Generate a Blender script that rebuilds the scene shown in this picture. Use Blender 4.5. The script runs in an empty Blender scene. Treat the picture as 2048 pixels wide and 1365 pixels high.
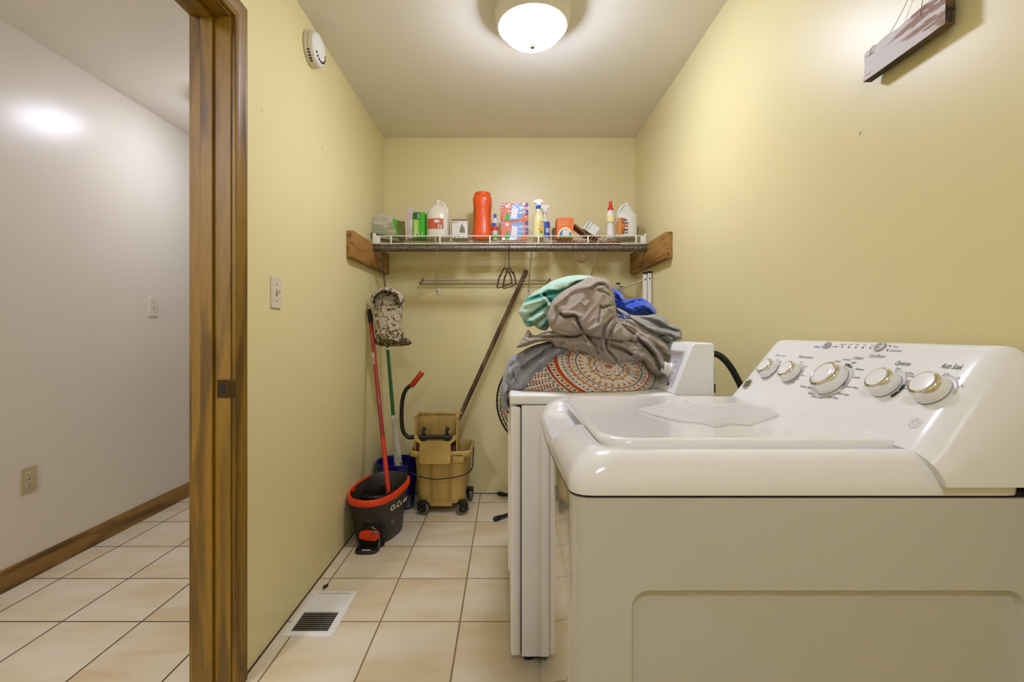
import bpy, bmesh, math, random
import numpy as np
from mathutils import Vector, Matrix, noise
random.seed(7)
SC = bpy.context.scene
COL = SC.collection
PI = math.pi

# ---------------------------------------------------------------- camera
FPX = 910.0; VX = 1013.0; VY = 664.0; CAMZ = 1.11      # focal length in pixels, vanishing point, eye height
cam_d = bpy.data.cameras.new('camera'); cam = bpy.data.objects.new('camera', cam_d); COL.objects.link(cam)
cam.location = (0, 0, CAMZ); cam.rotation_euler = (PI/2, 0, 0)
cam_d.sensor_fit = 'HORIZONTAL'; cam_d.sensor_width = 36; cam_d.lens = 36*FPX/2048
cam_d.shift_x = (1024-VX)/2048; cam_d.shift_y = -(682.5-VY)/2048
cam_d.clip_start = 0.02
SC.camera = cam
# ---------------------------------------------------------------- world, light levels, exposure
w = bpy.data.worlds.new('world'); SC.world = w; w.use_nodes = True
w.node_tree.nodes['Background'].inputs[0].default_value = (0.9, 0.85, 0.75, 1); w.node_tree.nodes['Background'].inputs[1].default_value = 0.05
SC.view_settings.view_transform = 'Standard'; SC.view_settings.look = 'None'
SC.view_settings.gamma = 1; SC.view_settings.use_curve_mapping = False
SC.view_settings.exposure = 0.0
LAMP_LAUNDRY = 92.0; LAMP_HALL = 46.0; FILL_REAR = 82.0; FILL_HALL_REAR = 215.0
C_LAMP = (0.95, 1.11, 1.58)

def ray(px, py): return ((px-VX)/FPX, 1.0, -(py-VY)/FPX)
def P3(px, py, d): return Vector(((px-VX)/FPX*d, d, CAMZ-(py-VY)/FPX*d))
def srgb(r, g, b):
    f = lambda c: (c/255/12.92) if c/255 <= .04045 else ((c/255+.055)/1.055)**2.4
    return (f(r), f(g), f(b), 1)

# ---------------------------------------------------------------- materials
MATS = {}
def mat(name, col, rough=.5, metal=0, coat=0, spec=None, emit=None, estr=0, trans=0, alpha=None, bump=None, sub=0, mott=None):
    """col as sRGB 0-255; bump=(scale,strength,detail); mott=(scale,amount) soft mottling of the colour"""
    if name in MATS: return MATS[name]
    m = bpy.data.materials.new(name); m.use_nodes = True; nt = m.node_tree; b = nt.nodes['Principled BSDF']
    c = srgb(*col); b.inputs['Base Color'].default_value = c
    b.inputs['Roughness'].default_value = rough; b.inputs['Metallic'].default_value = metal
    b.inputs['Coat Weight'].default_value = coat; b.inputs['Coat Roughness'].default_value = .05
    if spec is not None: b.inputs['Specular IOR Level'].default_value = spec
    if emit: b.inputs['Emission Color'].default_value = (*emit, 1); b.inputs['Emission Strength'].default_value = estr
    if trans: b.inputs['Transmission Weight'].default_value = trans
    if sub: b.inputs['Subsurface Weight'].default_value = sub; b.inputs['Subsurface Radius'].default_value = (.01, .01, .008)
    if alpha is not None: b.inputs['Alpha'].default_value = alpha
    if bump or mott:
        tc = nt.nodes.new('ShaderNodeTexCoord')
    if bump:
        n = nt.nodes.new('ShaderNodeTexNoise'); n.inputs['Scale'].default_value = bump[0]; n.inputs['Detail'].default_value = bump[2] if len(bump) > 2 else 2
        nt.links.new(tc.outputs['Object'], n.inputs['Vector'])
        bp = nt.nodes.new('ShaderNodeBump'); bp.inputs['Strength'].default_value = bump[1]; bp.inputs['Distance'].default_value = .002
        nt.links.new(n.outputs['Fac'], bp.inputs['Height']); nt.links.new(bp.outputs['Normal'], b.inputs['Normal'])
    if mott:
        n = nt.nodes.new('ShaderNodeTexNoise'); n.inputs['Scale'].default_value = mott[0]; n.inputs['Detail'].default_value = 4
        nt.links.new(tc.outputs['Object'], n.inputs['Vector'])
        r = nt.nodes.new('ShaderNodeMapRange'); r.inputs[1].default_value = .35; r.inputs[2].default_value = .7
        r.inputs[3].default_value = 1-mott[1]; r.inputs[4].default_value = 1.0
        nt.links.new(n.outputs['Fac'], r.inputs[0])
        mx = nt.nodes.new('ShaderNodeVectorMath'); mx.operation = 'SCALE'; mx.inputs[0].default_value = c[:3]
        nt.links.new(r.outputs[0], mx.inputs['Scale']); nt.links.new(mx.outputs[0], b.inputs['Base Color'])
    MATS[name] = m; return m

def nodes_mat(name):
    m = bpy.data.materials.new(name); m.use_nodes = True; MATS[name] = m
    nt = m.node_tree
    def N(t, **kw):
        n = nt.nodes.new('ShaderNode'+t)
        for k, v in kw.items():
            if k.startswith('i_'):
                key = k[2:]; key = int(key) if key.isdigit() else key
                n.inputs[key].default_value = v
            else: setattr(n, k, v)
        return n
    return m, nt, N, (lambda a, b: nt.links.new(a, b)), nt.nodes['Principled BSDF']

def wood_mat(name, c_dark, c_mid, c_light, axis='Z', rough=.4, scale=1.0, knots=True, off=0):
    m, nt, N, L, b = nodes_mat(name)
    tc = N('TexCoord'); mp = N('Mapping')
    s = {'X': (.9, 9, 9), 'Y': (9, .9, 9), 'Z': (9, 9, .9)}[axis]
    mp.inputs['Scale'].default_value = tuple(v*scale for v in s); mp.inputs['Location'].default_value = (off, off*.7, off*1.3)
    L(tc.outputs['Object'], mp.inputs['Vector'])
    n1 = N('TexNoise', i_Scale=1.6, i_Detail=3, i_Distortion=.6); L(mp.outputs[0], n1.inputs['Vector'])
    mul = N('Math', operation='MULTIPLY', i_1=14.0); L(n1.outputs['Fac'], mul.inputs[0])
    sn = N('Math', operation='SINE'); L(mul.outputs[0], sn.inputs[0])
    mr = N('MapRange', i_1=-1.0, i_2=1.0); L(sn.outputs[0], mr.inputs[0])
    n2 = N('TexNoise', i_Scale=18.0, i_Detail=4); L(mp.outputs[0], n2.inputs['Vector'])
    ad = N('Math', operation='MULTIPLY_ADD', i_1=.45, i_2=0.0); L(n2.outputs['Fac'], ad.inputs[0])
    m3 = N('Math', operation='MULTIPLY_ADD', i_1=.55); L(mr.outputs[0], m3.inputs[0]); L(ad.outputs[0], m3.inputs[2])
    cr = N('ValToRGB'); L(m3.outputs[0], cr.inputs[0])
    e = cr.color_ramp.elements
    e[0].position = .12; e[0].color = srgb(*c_dark); e[1].position = .8; e[1].color = srgb(*c_light)
    x = e.new(.45); x.color = srgb(*c_mid)
    L(cr.outputs[0], b.inputs['Base Color']); b.inputs['Roughness'].default_value = rough
    bp = N('Bump', i_Strength=.12, i_Distance=.001); L(m3.outputs[0], bp.inputs['Height']); L(bp.outputs[0], b.inputs['Normal'])
    return m

def wall_mat(name, col, rough=.38, marks=True):
    m, nt, N, L, b = nodes_mat(name)
    tc = N('TexCoord')
    n = N('TexNoise', i_Scale=260.0, i_Detail=2); L(tc.outputs['Object'], n.inputs['Vector'])
    bp = N('Bump', i_Strength=.06, i_Distance=.001); L(n.outputs['Fac'], bp.inputs['Height']); L(bp.outputs[0], b.inputs['Normal'])
    n2 = N('TexNoise', i_Scale=1.3, i_Detail=3); L(tc.outputs['Object'], n2.inputs['Vector'])
    mr = N('MapRange', i_1=.3, i_2=.7, i_3=.965, i_4=1.0); L(n2.outputs['Fac'], mr.inputs[0])
    # small scuffs and specks
    n3 = N('TexNoise', i_Scale=34.0, i_Detail=1); L(tc.outputs['Object'], n3.inputs['Vector'])
    sp = N('MapRange', i_1=.795, i_2=.83, i_3=1.0, i_4=.45 if marks else 1.0); L(n3.outputs['Fac'], sp.inputs[0])
    mu = N('Math', operation='MULTIPLY'); L(mr.outputs[0], mu.inputs[0]); L(sp.outputs[0], mu.inputs[1])
    vm = N('VectorMath', operation='SCALE'); vm.inputs[0].default_value = srgb(*col)[:3]; L(mu.outputs[0], vm.inputs['Scale'])
    L(vm.outputs[0], b.inputs['Base Color']); b.inputs['Roughness'].default_value = rough
    return m

M_YEL = wall_mat('wall_paint_yellow', (229, 216, 160), .38)
M_YELC = M_YEL
M_HALL = wall_mat('wall_paint_greige', (222, 213, 194), .3, False)
M_CEIL = wall_mat('ceiling_paint', (238, 232, 216), .6, False)
M_DOORW = wood_mat('stained_pine_trim', (80, 56, 3), (110, 78, 6), (138, 102, 16), 'Z', .42)
M_DOORH = wood_mat('stained_pine_trim_across', (80, 56, 3), (110, 78, 6), (138, 102, 16), 'Y', .42)
M_BASEW = wood_mat('stained_baseboard', (74, 50, 14), (112, 80, 30), (146, 108, 50), 'Y', .35)
M_BOARD = wood_mat('cedar_board', (92, 58, 16), (140, 96, 38), (166, 122, 60), 'Y', .6, 1.6)
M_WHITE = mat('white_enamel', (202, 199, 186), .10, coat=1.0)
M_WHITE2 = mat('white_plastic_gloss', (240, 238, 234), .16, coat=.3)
M_DRYER = mat('dryer_enamel', (246, 244, 238), .42, coat=.08, mott=(3, .05))
M_BLACK = mat('black_plastic', (22, 20, 18), .4)
M_DARK = mat('dark_gap', (24, 18, 12), .8)
M_CHROME = mat('chrome', (225, 222, 215), .08, metal=1)
M_STEEL = mat('dull_steel', (150, 146, 138), .35, metal=1)
M_IVORY = mat('ivory_plastic', (216, 204, 178), .35)
M_WIRE = mat('white_vinyl_wire', (228, 222, 208), .35)
M_GREYTXT = mat('grey_ink', (92, 88, 84), .6)
M_BLUETXT = mat('blue_ink', (70, 120, 190), .6)
M_BLKTXT = mat('black_ink', (30, 28, 26), .6)

# floor: one tile lattice runs through the doorway
def floor_mat():
    m, nt, N, L, b = nodes_mat('ceramic_floor_tile')
    tc = N('TexCoord'); sp = N('SeparateXYZ'); L(tc.outputs['Object'], sp.inputs[0])
    PIT = .3045
    outs = []; ids = []
    for ax, off in (('X', -.178), ('Y', 2.350)):
        a = N('Math', operation='SUBTRACT', i_1=off); L(sp.outputs[ax], a.inputs[0])
        d = N('Math', operation='DIVIDE', i_1=PIT); L(a.outputs[0], d.inputs[0])
        f = N('Math', operation='FRACT'); L(d.outputs[0], f.inputs[0])
        fl = N('Math', operation='FLOOR'); L(d.outputs[0], fl.inputs[0]); ids.append(fl)
        s = N('Math', operation='SUBTRACT', i_1=.5); L(f.outputs[0], s.inputs[0])
        ab = N('Math', operation='ABSOLUTE'); L(s.outputs[0], ab.inputs[0]); outs.append(ab)
    mx = N('Math', operation='MAXIMUM'); L(outs[0].outputs[0], mx.inputs[0]); L(outs[1].outputs[0], mx.inputs[1])
    gr = N('MapRange', i_1=.4885, i_2=.4925); L(mx.outputs[0], gr.inputs[0])
    cb = N('CombineXYZ'); L(ids[0].outputs[0], cb.inputs[0]); L(ids[1].outputs[0], cb.inputs[1])
    wn = N('TexWhiteNoise', noise_dimensions='3D'); L(cb.outputs[0], wn.inputs['Vector'])
    sc = N('VectorMath', operation='SCALE', i_Scale=7.0); L(wn.outputs['Color'], sc.inputs[0])
    adv = N('VectorMath', operation='ADD'); L(tc.outputs['Object'], adv.inputs[0]); L(sc.outputs[0], adv.inputs[1])
    mp = N('Mapping'); mp.inputs['Scale'].default_value = (1.0, 2.6, 1); L(adv.outputs[0], mp.inputs['Vector'])
    n = N('TexNoise', i_Scale=2.6, i_Detail=5, i_Roughness=.5, i_Distortion=.15); L(mp.outputs[0], n.inputs['Vector'])
    cr = N('ValToRGB'); L(n.outputs['Fac'], cr.inputs[0]); e = cr.color_ramp.elements
    e[0].position = .3; e[0].color = srgb(204, 180, 138); e[1].position = .62; e[1].color = srgb(218, 206, 178)
    x = e.new(.45); x.color = srgb(212, 196, 160)
    # grout: darker joints in the hall, paler ones in the laundry
    hs = N('MapRange', i_1=-.97, i_2=-.93); L(sp.outputs['X'], hs.inputs[0])
    gc = N('Mix', data_type='RGBA'); gc.inputs[6].default_value = srgb(58, 38, 14); gc.inputs[7].default_value = srgb(132, 106, 66)
    L(hs.outputs[0], gc.inputs[0])
    fin = N('Mix', data_type='RGBA'); L(gr.outputs[0], fin.inputs[0]); L(cr.outputs[0], fin.inputs[6]); L(gc.outputs[2], fin.inputs[7])
    L(fin.outputs[2], b.inputs['Base Color'])
    rr = N('MapRange', i_3=.3, i_4=.85); L(gr.outputs[0], rr.inputs[0]); L(rr.outputs[0], b.inputs['Roughness'])
    h = N('Math', operation='MULTIPLY_ADD', i_1=-1.0, i_2=1.0); L(gr.outputs[0], h.inputs[0])
    bp = N('Bump', i_Strength=.5, i_Distance=.002); L(h.outputs[0], bp.inputs['Height']); L(bp.outputs[0], b.inputs['Normal'])
    return m
M_FLOOR = floor_mat()

# ---------------------------------------------------------------- geometry collector
class G:
    def __init__(s): s.bm = bmesh.new(); s.mi = 0
    def m(s, i): s.mi = i; return s
    def _fin(s, f0):
        s.bm.faces.ensure_lookup_table()
        for f in s.bm.faces[f0:]: f.material_index = s.mi
    def box(s, x0, x1, y0, y1, z0, z1, bev=0, seg=2, M=None):
        t = bmesh.new()
        bmesh.ops.create_cube(t, size=1)
        for v in t.verts: v.co = Vector((x0+(v.co.x+.5)*(x1-x0), y0+(v.co.y+.5)*(y1-y0), z0+(v.co.z+.5)*(z1-z0)))
        if bev: bmesh.ops.bevel(t, geom=t.edges[:], offset=bev, segments=seg, profile=.5, affect='EDGES')
        if M is not None: bmesh.ops.transform(t, matrix=M, verts=t.verts)
        return s.merge(t)
    def merge(s, t):
        vm = {v: s.bm.verts.new(v.co) for v in t.verts}
        for f in t.faces:
            try: nf = s.bm.faces.new([vm[v] for v in f.verts]); nf.material_index = s.mi
            except ValueError: pass
        t.free(); return s
    def add(s, verts, faces):
        vs = [s.bm.verts.new(v) for v in verts]
        for f in faces:
            try: nf = s.bm.faces.new([vs[i] for i in f]); nf.material_index = s.mi
            except ValueError: pass
        return s
    def loft(s, rings, caps=True, closed=True):
        n = len(rings[0]); V = [p for r in rings for p in r]; F = []
        for k in range(len(rings)-1):
            for i in range(n if closed else n-1):
                j = (i+1) % n; F.append((k*n+i, k*n+j, (k+1)*n+j, (k+1)*n+i))
        if caps: F.append(tuple(range(n-1, -1, -1))); F.append(tuple((len(rings)-1)*n+i for i in range(n)))
        return s.add(V, F)
    def cyl(s, p0, p1, r0, r1=None, seg=20, caps=True):
        p0 = Vector(p0); p1 = Vector(p1); r1 = r0 if r1 is None else r1
        d = (p1-p0).normalized(); a = d.orthogonal().normalized(); b = d.cross(a)
        R = [[p+(a*math.cos(2*PI*i/seg)+b*math.sin(2*PI*i/seg))*r for i in range(seg)] for p, r in ((p0, r0), (p1, r1))]
        return s.loft(R, caps)
    def lathe(s, prof, c=(0, 0, 0), seg=28, ax=(0, 0, 1), caps=True, sx=1, sy=1):
        c = Vector(c); d = Vector(ax).normalized()
        a = Vector((1, 0, 0)) if abs(d.z) > .99 else d.orthogonal().normalized(); b = d.cross(a)
        return s.loft([[c+d*z+(a*math.cos(2*PI*i/seg)*sx+b*math.sin(2*PI*i/seg)*sy)*max(r, 1e-5) for i in range(seg)] for r, z in prof], caps)
    def tube(s, pts, r, seg=8, closed=False):
        P = [Vector(p) for p in pts]; n = len(P)
        rr = r if isinstance(r, (list, tuple)) else [r]*n
        rings = []; a = None
        for i in range(n):
            t = (P[(i+1) % n]-P[i-1]) if closed else (P[min(i+1, n-1)]-P[max(i-1, 0)])
            if t.length < 1e-9: t = Vector((0, 0, 1))
            t.normalize()
            if a is None: a = t.orthogonal().normalized()
            a = (a-t*a.dot(t)); a = a.normalized() if a.length > 1e-6 else t.orthogonal().normalized()
            b = t.cross(a)
            rings.append([P[i]+(a*math.cos(2*PI*k/seg)+b*math.sin(2*PI*k/seg))*rr[i] for k in range(seg)])
        if closed: rings.append(rings[0]); return s.loft(rings, False)
        return s.loft(rings, True)
    def prism(s, poly, O, ux, uy, th):
        O = Vector(O); ux = Vector(ux); uy = Vector(uy); n = ux.cross(uy).normalized()
        return s.loft([[O+ux*x+uy*y-n*(0 if k == 0 else th) for x, y in poly] for k in (1, 0)])
    def text(s, string, size, O, ux, uy, lift=.0004, shear=0, cx=False, ext=0, bold=0, wx=1):
        c = bpy.data.curves.new('t', 'FONT'); c.body = string; c.size = size; c.shear = shear; c.extrude = ext; c.offset = bold
        c.resolution_u = 3; c.align_x = 'CENTER' if cx else 'LEFT'
        o = bpy.data.objects.new('t', c); COL.objects.link(o)
        dg = bpy.context.evaluated_depsgraph_get(); me = bpy.data.meshes.new_from_object(o.evaluated_get(dg))
        ux = Vector(ux).normalized(); uy = Vector(uy).normalized(); n = ux.cross(uy).normalized(); O = Vector(O)
        V = [O+ux*v.co.x*wx+uy*v.co.y+n*(lift+v.co.z) for v in me.vertices]
        F = [tuple(p.vertices) for p in me.polygons]
        bpy.data.objects.remove(o); bpy.data.curves.remove(c); bpy.data.meshes.remove(me)
        return s.add(V, F)
    def patch(s, poly, O, ux, uy, lift=.0005):
        O = Vector(O); ux = Vector(ux).normalized(); uy = Vector(uy).normalized(); n = ux.cross(uy).normalized()
        return s.add([O+ux*x+uy*y+n*lift for x, y in poly], [tuple(range(len(poly)))])

ORG = {}
def mk(name, g, mats, parent=None, label=None, cat=None, group=None, kind=None, smooth=35, recalc=True, origin=None):
    bm = g.bm if isinstance(g, G) else g
    if recalc: bmesh.ops.recalc_face_normals(bm, faces=bm.faces[:])
    me = bpy.data.meshes.new(name); 
    xs = np.array([v.co[:] for v in bm.verts]); lo = xs.min(0); hi = xs.max(0)
    o_ = Vector(((lo[0]+hi[0])/2, (lo[1]+hi[1])/2, lo[2])) if origin is None else Vector(origin)
    if kind == 'structure': o_ = Vector((0, 0, 0))
    bmesh.ops.translate(bm, vec=-o_, verts=bm.verts)
    bm.to_mesh(me); bm.free()
    for m in (mats if isinstance(mats, (list, tuple)) else [mats]): me.materials.append(m)
    if smooth:
        for p in me.polygons: p.use_smooth = True
        me.set_sharp_from_angle(angle=math.radians(smooth))
    o = bpy.data.objects.new(name, me); COL.objects.link(o)
    ORG[o] = o_
    if parent is not None: o.parent = parent; o.location = o_-ORG[parent]
    else: o.location = o_
    if label: o['label'] = label
    if cat: o['category'] = cat
    if group: o['group'] = group
    if kind: o['kind'] = kind
    return o
def thing(name, label, cat, loc, group=None, kind=None):
    o = bpy.data.objects.new(name, None); COL.objects.link(o); o.location = loc; ORG[o] = Vector(loc); o.empty_display_size = .05
    if label: o['label'] = label
    if cat: o['category'] = cat
    if group: o['group'] = group
    if kind: o['kind'] = kind
    return o
def copy_tree(o, parent=None):
    c = o.copy(); COL.objects.link(c); c.parent = parent
    for ch in list(o.children): copy_tree(ch, c)
    return c
def rrect(x0, x1, y0, y1, r, seg=6, step=None):
    pts = []
    for cx, cy, a0 in ((x1-r, y1-r, 0), (x0+r, y1-r, 90), (x0+r, y0+r, 180), (x1-r, y0+r, 270)):
        for i in range(seg+1):
            a = math.radians(a0+90*i/seg); pts.append((cx+r*math.cos(a), cy+r*math.sin(a)))
    if step:
        out = []
        for i in range(len(pts)):
            a = pts[i]; b = pts[(i+1) % len(pts)]; d = math.dist(a, b); n = max(1, int(d/step))
            for k in range(n): out.append((a[0]+(b[0]-a[0])*k/n, a[1]+(b[1]-a[1])*k/n))
        pts = out
    return pts
def spline(P, n=8, closed=False):
    P = [Vector(p) for p in P]; N_ = len(P); out = []
    rng = range(N_ if closed else N_-1)
    for i in rng:
        if closed: p0, p1, p2, p3 = P[i-1], P[i], P[(i+1) % N_], P[(i+2) % N_]
        else: p0, p1, p2, p3 = P[max(i-1, 0)], P[i], P[i+1], P[min(i+2, N_-1)]
        for k in range(n):
            t = k/n
            out.append(.5*((2*p1)+(p2-p0)*t+(2*p0-5*p1+4*p2-p3)*t*t+(3*p1-p0-3*p2+p3)*t**3))
    if not closed: out.append(P[-1])
    return out

# ---------------------------------------------------------------- room shell
XL, XR, YB, ZC = -.842, .884, 3.12, 2.44
XH, XLH = -2.15, -.961          # hall far wall; hall side of the partition
YR = -1.35; YHB = 4.6
DY0, DY1, DZ = .52, 1.388, 2.074
def st(name, g, m, **k): return mk(name, g, m, kind='structure', smooth=0, **k)
g = G(); g.box(XH-.1, XR+.1, YR-.1, YHB+.1, -.06, 0); st('floor', g, M_FLOOR)
g = G(); g.box(XH-.1, XR+.1, YR-.1, YHB+.1, ZC, ZC+.06); st('ceiling', g, M_CEIL)
g = G()                                  # partition with the doorway, yellow inside, greige on the hall face
for (a, b_, z0, z1) in ((YR, DY0-.019, 0, ZC), (DY1+.019, YHB, 0, ZC), (DY0-.019, DY1+.019, DZ+.019, ZC)):
    g.m(0).box(XL-.05, XL, a, b_, z0, z1); g.m(1).box(XLH, XL-.05, a, b_, z0, z1)
st('wall_left', g, [M_YEL, M_HALL])
g = G(); g.box(XR, XR+.1, YR, YHB, 0, ZC); st('wall_right', g, M_YEL)
g = G(); g.box(XL, XR, YB, YB+.1, 0, ZC); st('wall_back', g, M_YEL)
g = G(); g.box(XL, XR, YR-.1, YR, 0, ZC); st('wall_rear', g, M_YEL)
g = G(); g.box(XH-.1, XH, YR, YHB, 0, ZC); st('wall_hall', g, M_HALL)
g = G(); g.box(XH, XLH, YHB, YHB+.1, 0, ZC); g.box(XH, XLH, YR-.1, YR, 0, ZC); st('wall_hall_end', g, M_HALL)
# hall baseboard with eased top
g = G()
prof = [(0, 0), (.016, 0), (.016, .012), (.014, .07), (.010, .085), (.006, .093), (0, .093)]
g.loft([[Vector((XH+x, y, z)) for x, z in prof] for y in (YR, YHB)]); st('baseboard_hall', g, M_BASEW)
# dark dirty joint line between walls and tiles in the laundry
g = G(); g.box(XL, XL+.004, DY1+.085, YB, 0, .004); g.box(XL, XR, YB-.004, YB, 0, .004); st('trim_1', g, mat('dirty_caulk', (58, 44, 24), .9))
# door frame
dr = thing('door_1', None, None, (XL, DY1, 0), kind='structure')
g = G(); g.box(XLH, XL, DY1, DY1+.019, 0, DZ, .0015); mk('side_jamb', g, M_DOORW, dr, smooth=0)
g = G(); g.box(XLH, XL, DY0-.019, DY0, 0, DZ, .0015); mk('side_jamb', g, M_DOORW, dr, smooth=0)
g = G(); g.box(XLH, XL, DY0-.019, DY1+.019, DZ, DZ+.019, .0015); mk('head_jamb', g, M_DOORH, dr, smooth=0)
g = G(); g.box(-.928, -.891, DY1-.011, DY1, 0, DZ-.011, .002); mk('door_stop', g, M_DOORW, dr, smooth=0)
g = G(); g.box(-.928, -.891, DY0, DY0+.011, 0, DZ-.011, .002); mk('door_stop', g, M_DOORW, dr, smooth=0)
g = G(); g.box(-.928, -.891, DY0, DY1, DZ-.011, DZ, .002); mk('door_stop', g, M_DOORH, dr, smooth=0)
def casing(x, sgn, mv):
    # moulded profile: s runs away from the opening, t is the thickness
    pr = [(0, 0), (0, .010), (.003, .013), (.008, .013), (.010, .010), (.014, .012), (.020, .015), (.046, .0165), (.050, .013), (.055, .015), (.060, .014), (.062, .010), (.062, 0)]
    r = .006
    for side in (1, -1):
        yj = DY1+r if side > 0 else DY0-r
        gg = G(); gg.loft([[Vector((x+sgn*t, yj+side*s_, 0)) for s_, t in pr], [Vector((x+sgn*t, yj+side*s_, DZ+r+s_)) for s_, t in pr]])
        mk('casing', gg, M_DOORW if mv else M_DOORW, dr, smooth=25)
    gg = G(); gg.loft([[Vector((x+sgn*t, DY0-r-s_, DZ+r+s_)) for s_, t in pr], [Vector((x+sgn*t, DY1+r+s_, DZ+r+s_)) for s_, t in pr]])
    mk('casing', gg, M_DOORH, dr, smooth=25)
casing(XL, 1, True); casing(XLH, -1, True)
zs = CAMZ-(778-VY)/FPX*DY1
g = G(); g.box(-.882, -.8435, DY1-.0022, DY1-.0002, zs-.028, zs+.028, .001); g.box(-.8455, -.829, DY1-.002, DY1+.0, zs-.026, zs+.026, .0009)
g.m(1).box(-.874, -.858, DY1-.0026, DY1-.001, zs-.014, zs+.012, 0)
mk('strike_plate', g, [mat('antique_brass', (72, 56, 30), .35, metal=.9), M_DARK], dr, smooth=0, label='dark bronze strike plate')
# ---------------------------------------------------------------- ceiling lamps
def glass_mat():
    m, nt, N, L, b = nodes_mat('alabaster_glass_lit')
    tc = N('TexCoord'); n = N('TexNoise', i_Scale=9.0, i_Detail=4, i_Distortion=2.5); L(tc.outputs['Object'], n.inputs['Vector'])
    cr = N('ValToRGB'); e = cr.color_ramp.elements; e[0].position = .4; e[0].color = (.72, .66, .68, 1); e[1].position = .6; e[1].color = (*C_LAMP, 1)
    L(n.outputs['Fac'], cr.inputs[0]); L(cr.outputs[0], b.inputs['Emission Color'])
    b.inputs['Base Color'].default_value = (.9, .88, .9, 1); b.inputs['Roughness'].default_value = .25
    return m
def lamp(x, y, strength, label):
    t = thing('ceiling_light', label, 'ceiling light', (x, y, ZC), 'flush ceiling lights')
    gm = glass_mat(); gm.node_tree.nodes['Principled BSDF'].inputs['Emission Strength'].default_value = strength
    g = G(); g.lathe([(.12, ZC), (.158, ZC), (.1615, ZC-.006), (.1615, ZC-.012), (.156, ZC-.016), (.157, ZC-.022), (.154, ZC-.030), (.152, ZC-.036), (.152, ZC-.044), (.149, ZC-.058), (.147, ZC-.068), (.141, ZC-.076), (.133, ZC-.078), (.128, ZC-.072), (.12, ZC-.05)], (x, y, 0), 64, caps=False)
    mk('trim_ring', g, mat('cream_lamp_ring', (224, 216, 196), .35), t)
    pr = []
    for i in range(13):
        a = PI/2*i/12; pr.append((.1275*math.cos(a), ZC-.070-.076*math.sin(a)))
    g = G(); g.lathe(pr, (x, y, 0), 56); mk('glass_bowl', g, gm, t, smooth=60)
    zf = ZC-.146
    g = G(); g.lathe([(.004, zf+.002), (.0125, zf), (.0125, zf-.004), (.009, zf-.006), (.011, zf-.009), (.010, zf-.013), (.005, zf-.017), (.0, zf-.018)], (x, y, 0), 24)
    mk('finial', g, mat('nickel_finial', (150, 144, 132), .3, metal=.8), t)
    return t
lamp(.107, 1.875, LAMP_LAUNDRY, 'round cream-rimmed flush ceiling light above the laundry floor, its frosted bowl lit')
lamp(-1.60, 2.66, LAMP_HALL, 'flush ceiling light of the hall behind the door frame')
lamp(-1.55, -.55, FILL_HALL_REAR, 'unseen fill light added to the hall, built as a flush ceiling light')  # added out of view to brighten the lower hall; no known fixture
lamp(.02, -.55, FILL_REAR, 'unseen fill light added behind the camera, built as a flush ceiling light')  # added fill for surfaces facing the camera; no known fixture

# ---------------------------------------------------------------- smoke detector on the left wall
sy, sz = 1.95, CAMZ+566/FPX*1.945
sd = thing('smoke_detector', 'round white smoke detector high on the yellow wall near the ceiling', 'smoke detector', (XL, sy, sz))
g = G(); g.lathe([(.068, 0), (.073, .002), (.073, .010), (.070, .012), (.070, .026), (.068, .030)], (XL, sy, sz), 48, (1, 0, 0)); mk('housing', g, M_IVORY, sd)
g = G(); g.lathe([(.066, .0295), (.066, .036), (.060, .043), (.045, .046), (0, .047)], (XL, sy, sz), 48, (1, 0, 0)); mk('cover', g, mat('detector_white', (232, 230, 222), .4), sd)
g = G()
for k in range(9):
    a = math.radians(-140+k*17); p = Vector((XL+.044, sy+.05*math.cos(a), sz+.05*math.sin(a)))
    g.lathe([(.0055, 0), (.0055, .0022), (.004, .003)], p, 10, (1, 0, 0))
mk('sensor_slot', g, M_DARK, sd)
g = G()
for k in range(5):
    a = math.radians(-150+k*9); p = Vector((XL+.014+.012*0, sy+.0705*math.cos(a), sz+.0705*math.sin(a)))
    g.box(p.x, p.x+.010, p.y-.003, p.y+.003, p.z-.0015, p.z+.0015)
mk('brand_marks', g, M_DARK, sd)  # dark bars stand for brand text on the housing edge

# ---------------------------------------------------------------- switches and outlet
def plate(x, y, z, w=.070, h=.1145):
    g = G(); g.loft([[Vector((x+t, y+a*(1-q), z+b*(1-q2))) for a, b in rrect(-w/2, w/2, -h/2, h/2, .003)] for t, q, q2 in ((0, 0, 0), (.0035, 0, 0), (.0062, .06, .04))])
    return g
def switch(x, y, z, label, up):
    t = thing('light_switch', label, 'light switch', (x, y, z))
    mk('plate', plate(x, y, z), M_IVORY, t)
    g = G(); g.box(x+.005, x+.0068, y-.005, y+.005, z-.012, z+.012, 0); mk('slot', g, mat('switch_slot', (150, 132, 98), .6), t)
    g = G(); s = 1 if up else -1
    g.loft([[Vector((x+.006, y+a, z+b)) for a, b in ((-.004, -.007), (.004, -.007), (.004, .007), (-.004, .007))],
            [Vector((x+.021, y+a, z+s*.008+b)) for a, b in ((-.003, -.003), (.003, -.003), (.003, .003), (-.003, .003))]])
    mk('toggle', g, M_IVORY, t)
    for dz in (.030, -.030):
        g = G(); g.lathe([(.0032, .0060), (.0030, .0072), (0, .0074)], (x, y, z+dz), 12, (1, 0, 0)); mk('screw', g, mat('plate_screw', (110, 96, 66), .5), t)
switch(XL, 1.655, 1.252, 'ivory toggle switch on the yellow wall right of the door frame', True)
switch(XH, 2.767, 1.259, 'ivory toggle switch on the greige hall wall seen through the doorway', True)
oy, oz = 2.044, .447
ot = thing('wall_outlet', 'beige duplex wall outlet low on the hall wall above the baseboard', 'wall outlet', (XH, oy, oz))
mk('plate', plate(XH, oy, oz, .072, .116), mat('beige_plate', (186, 170, 134), .4), ot)
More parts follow.
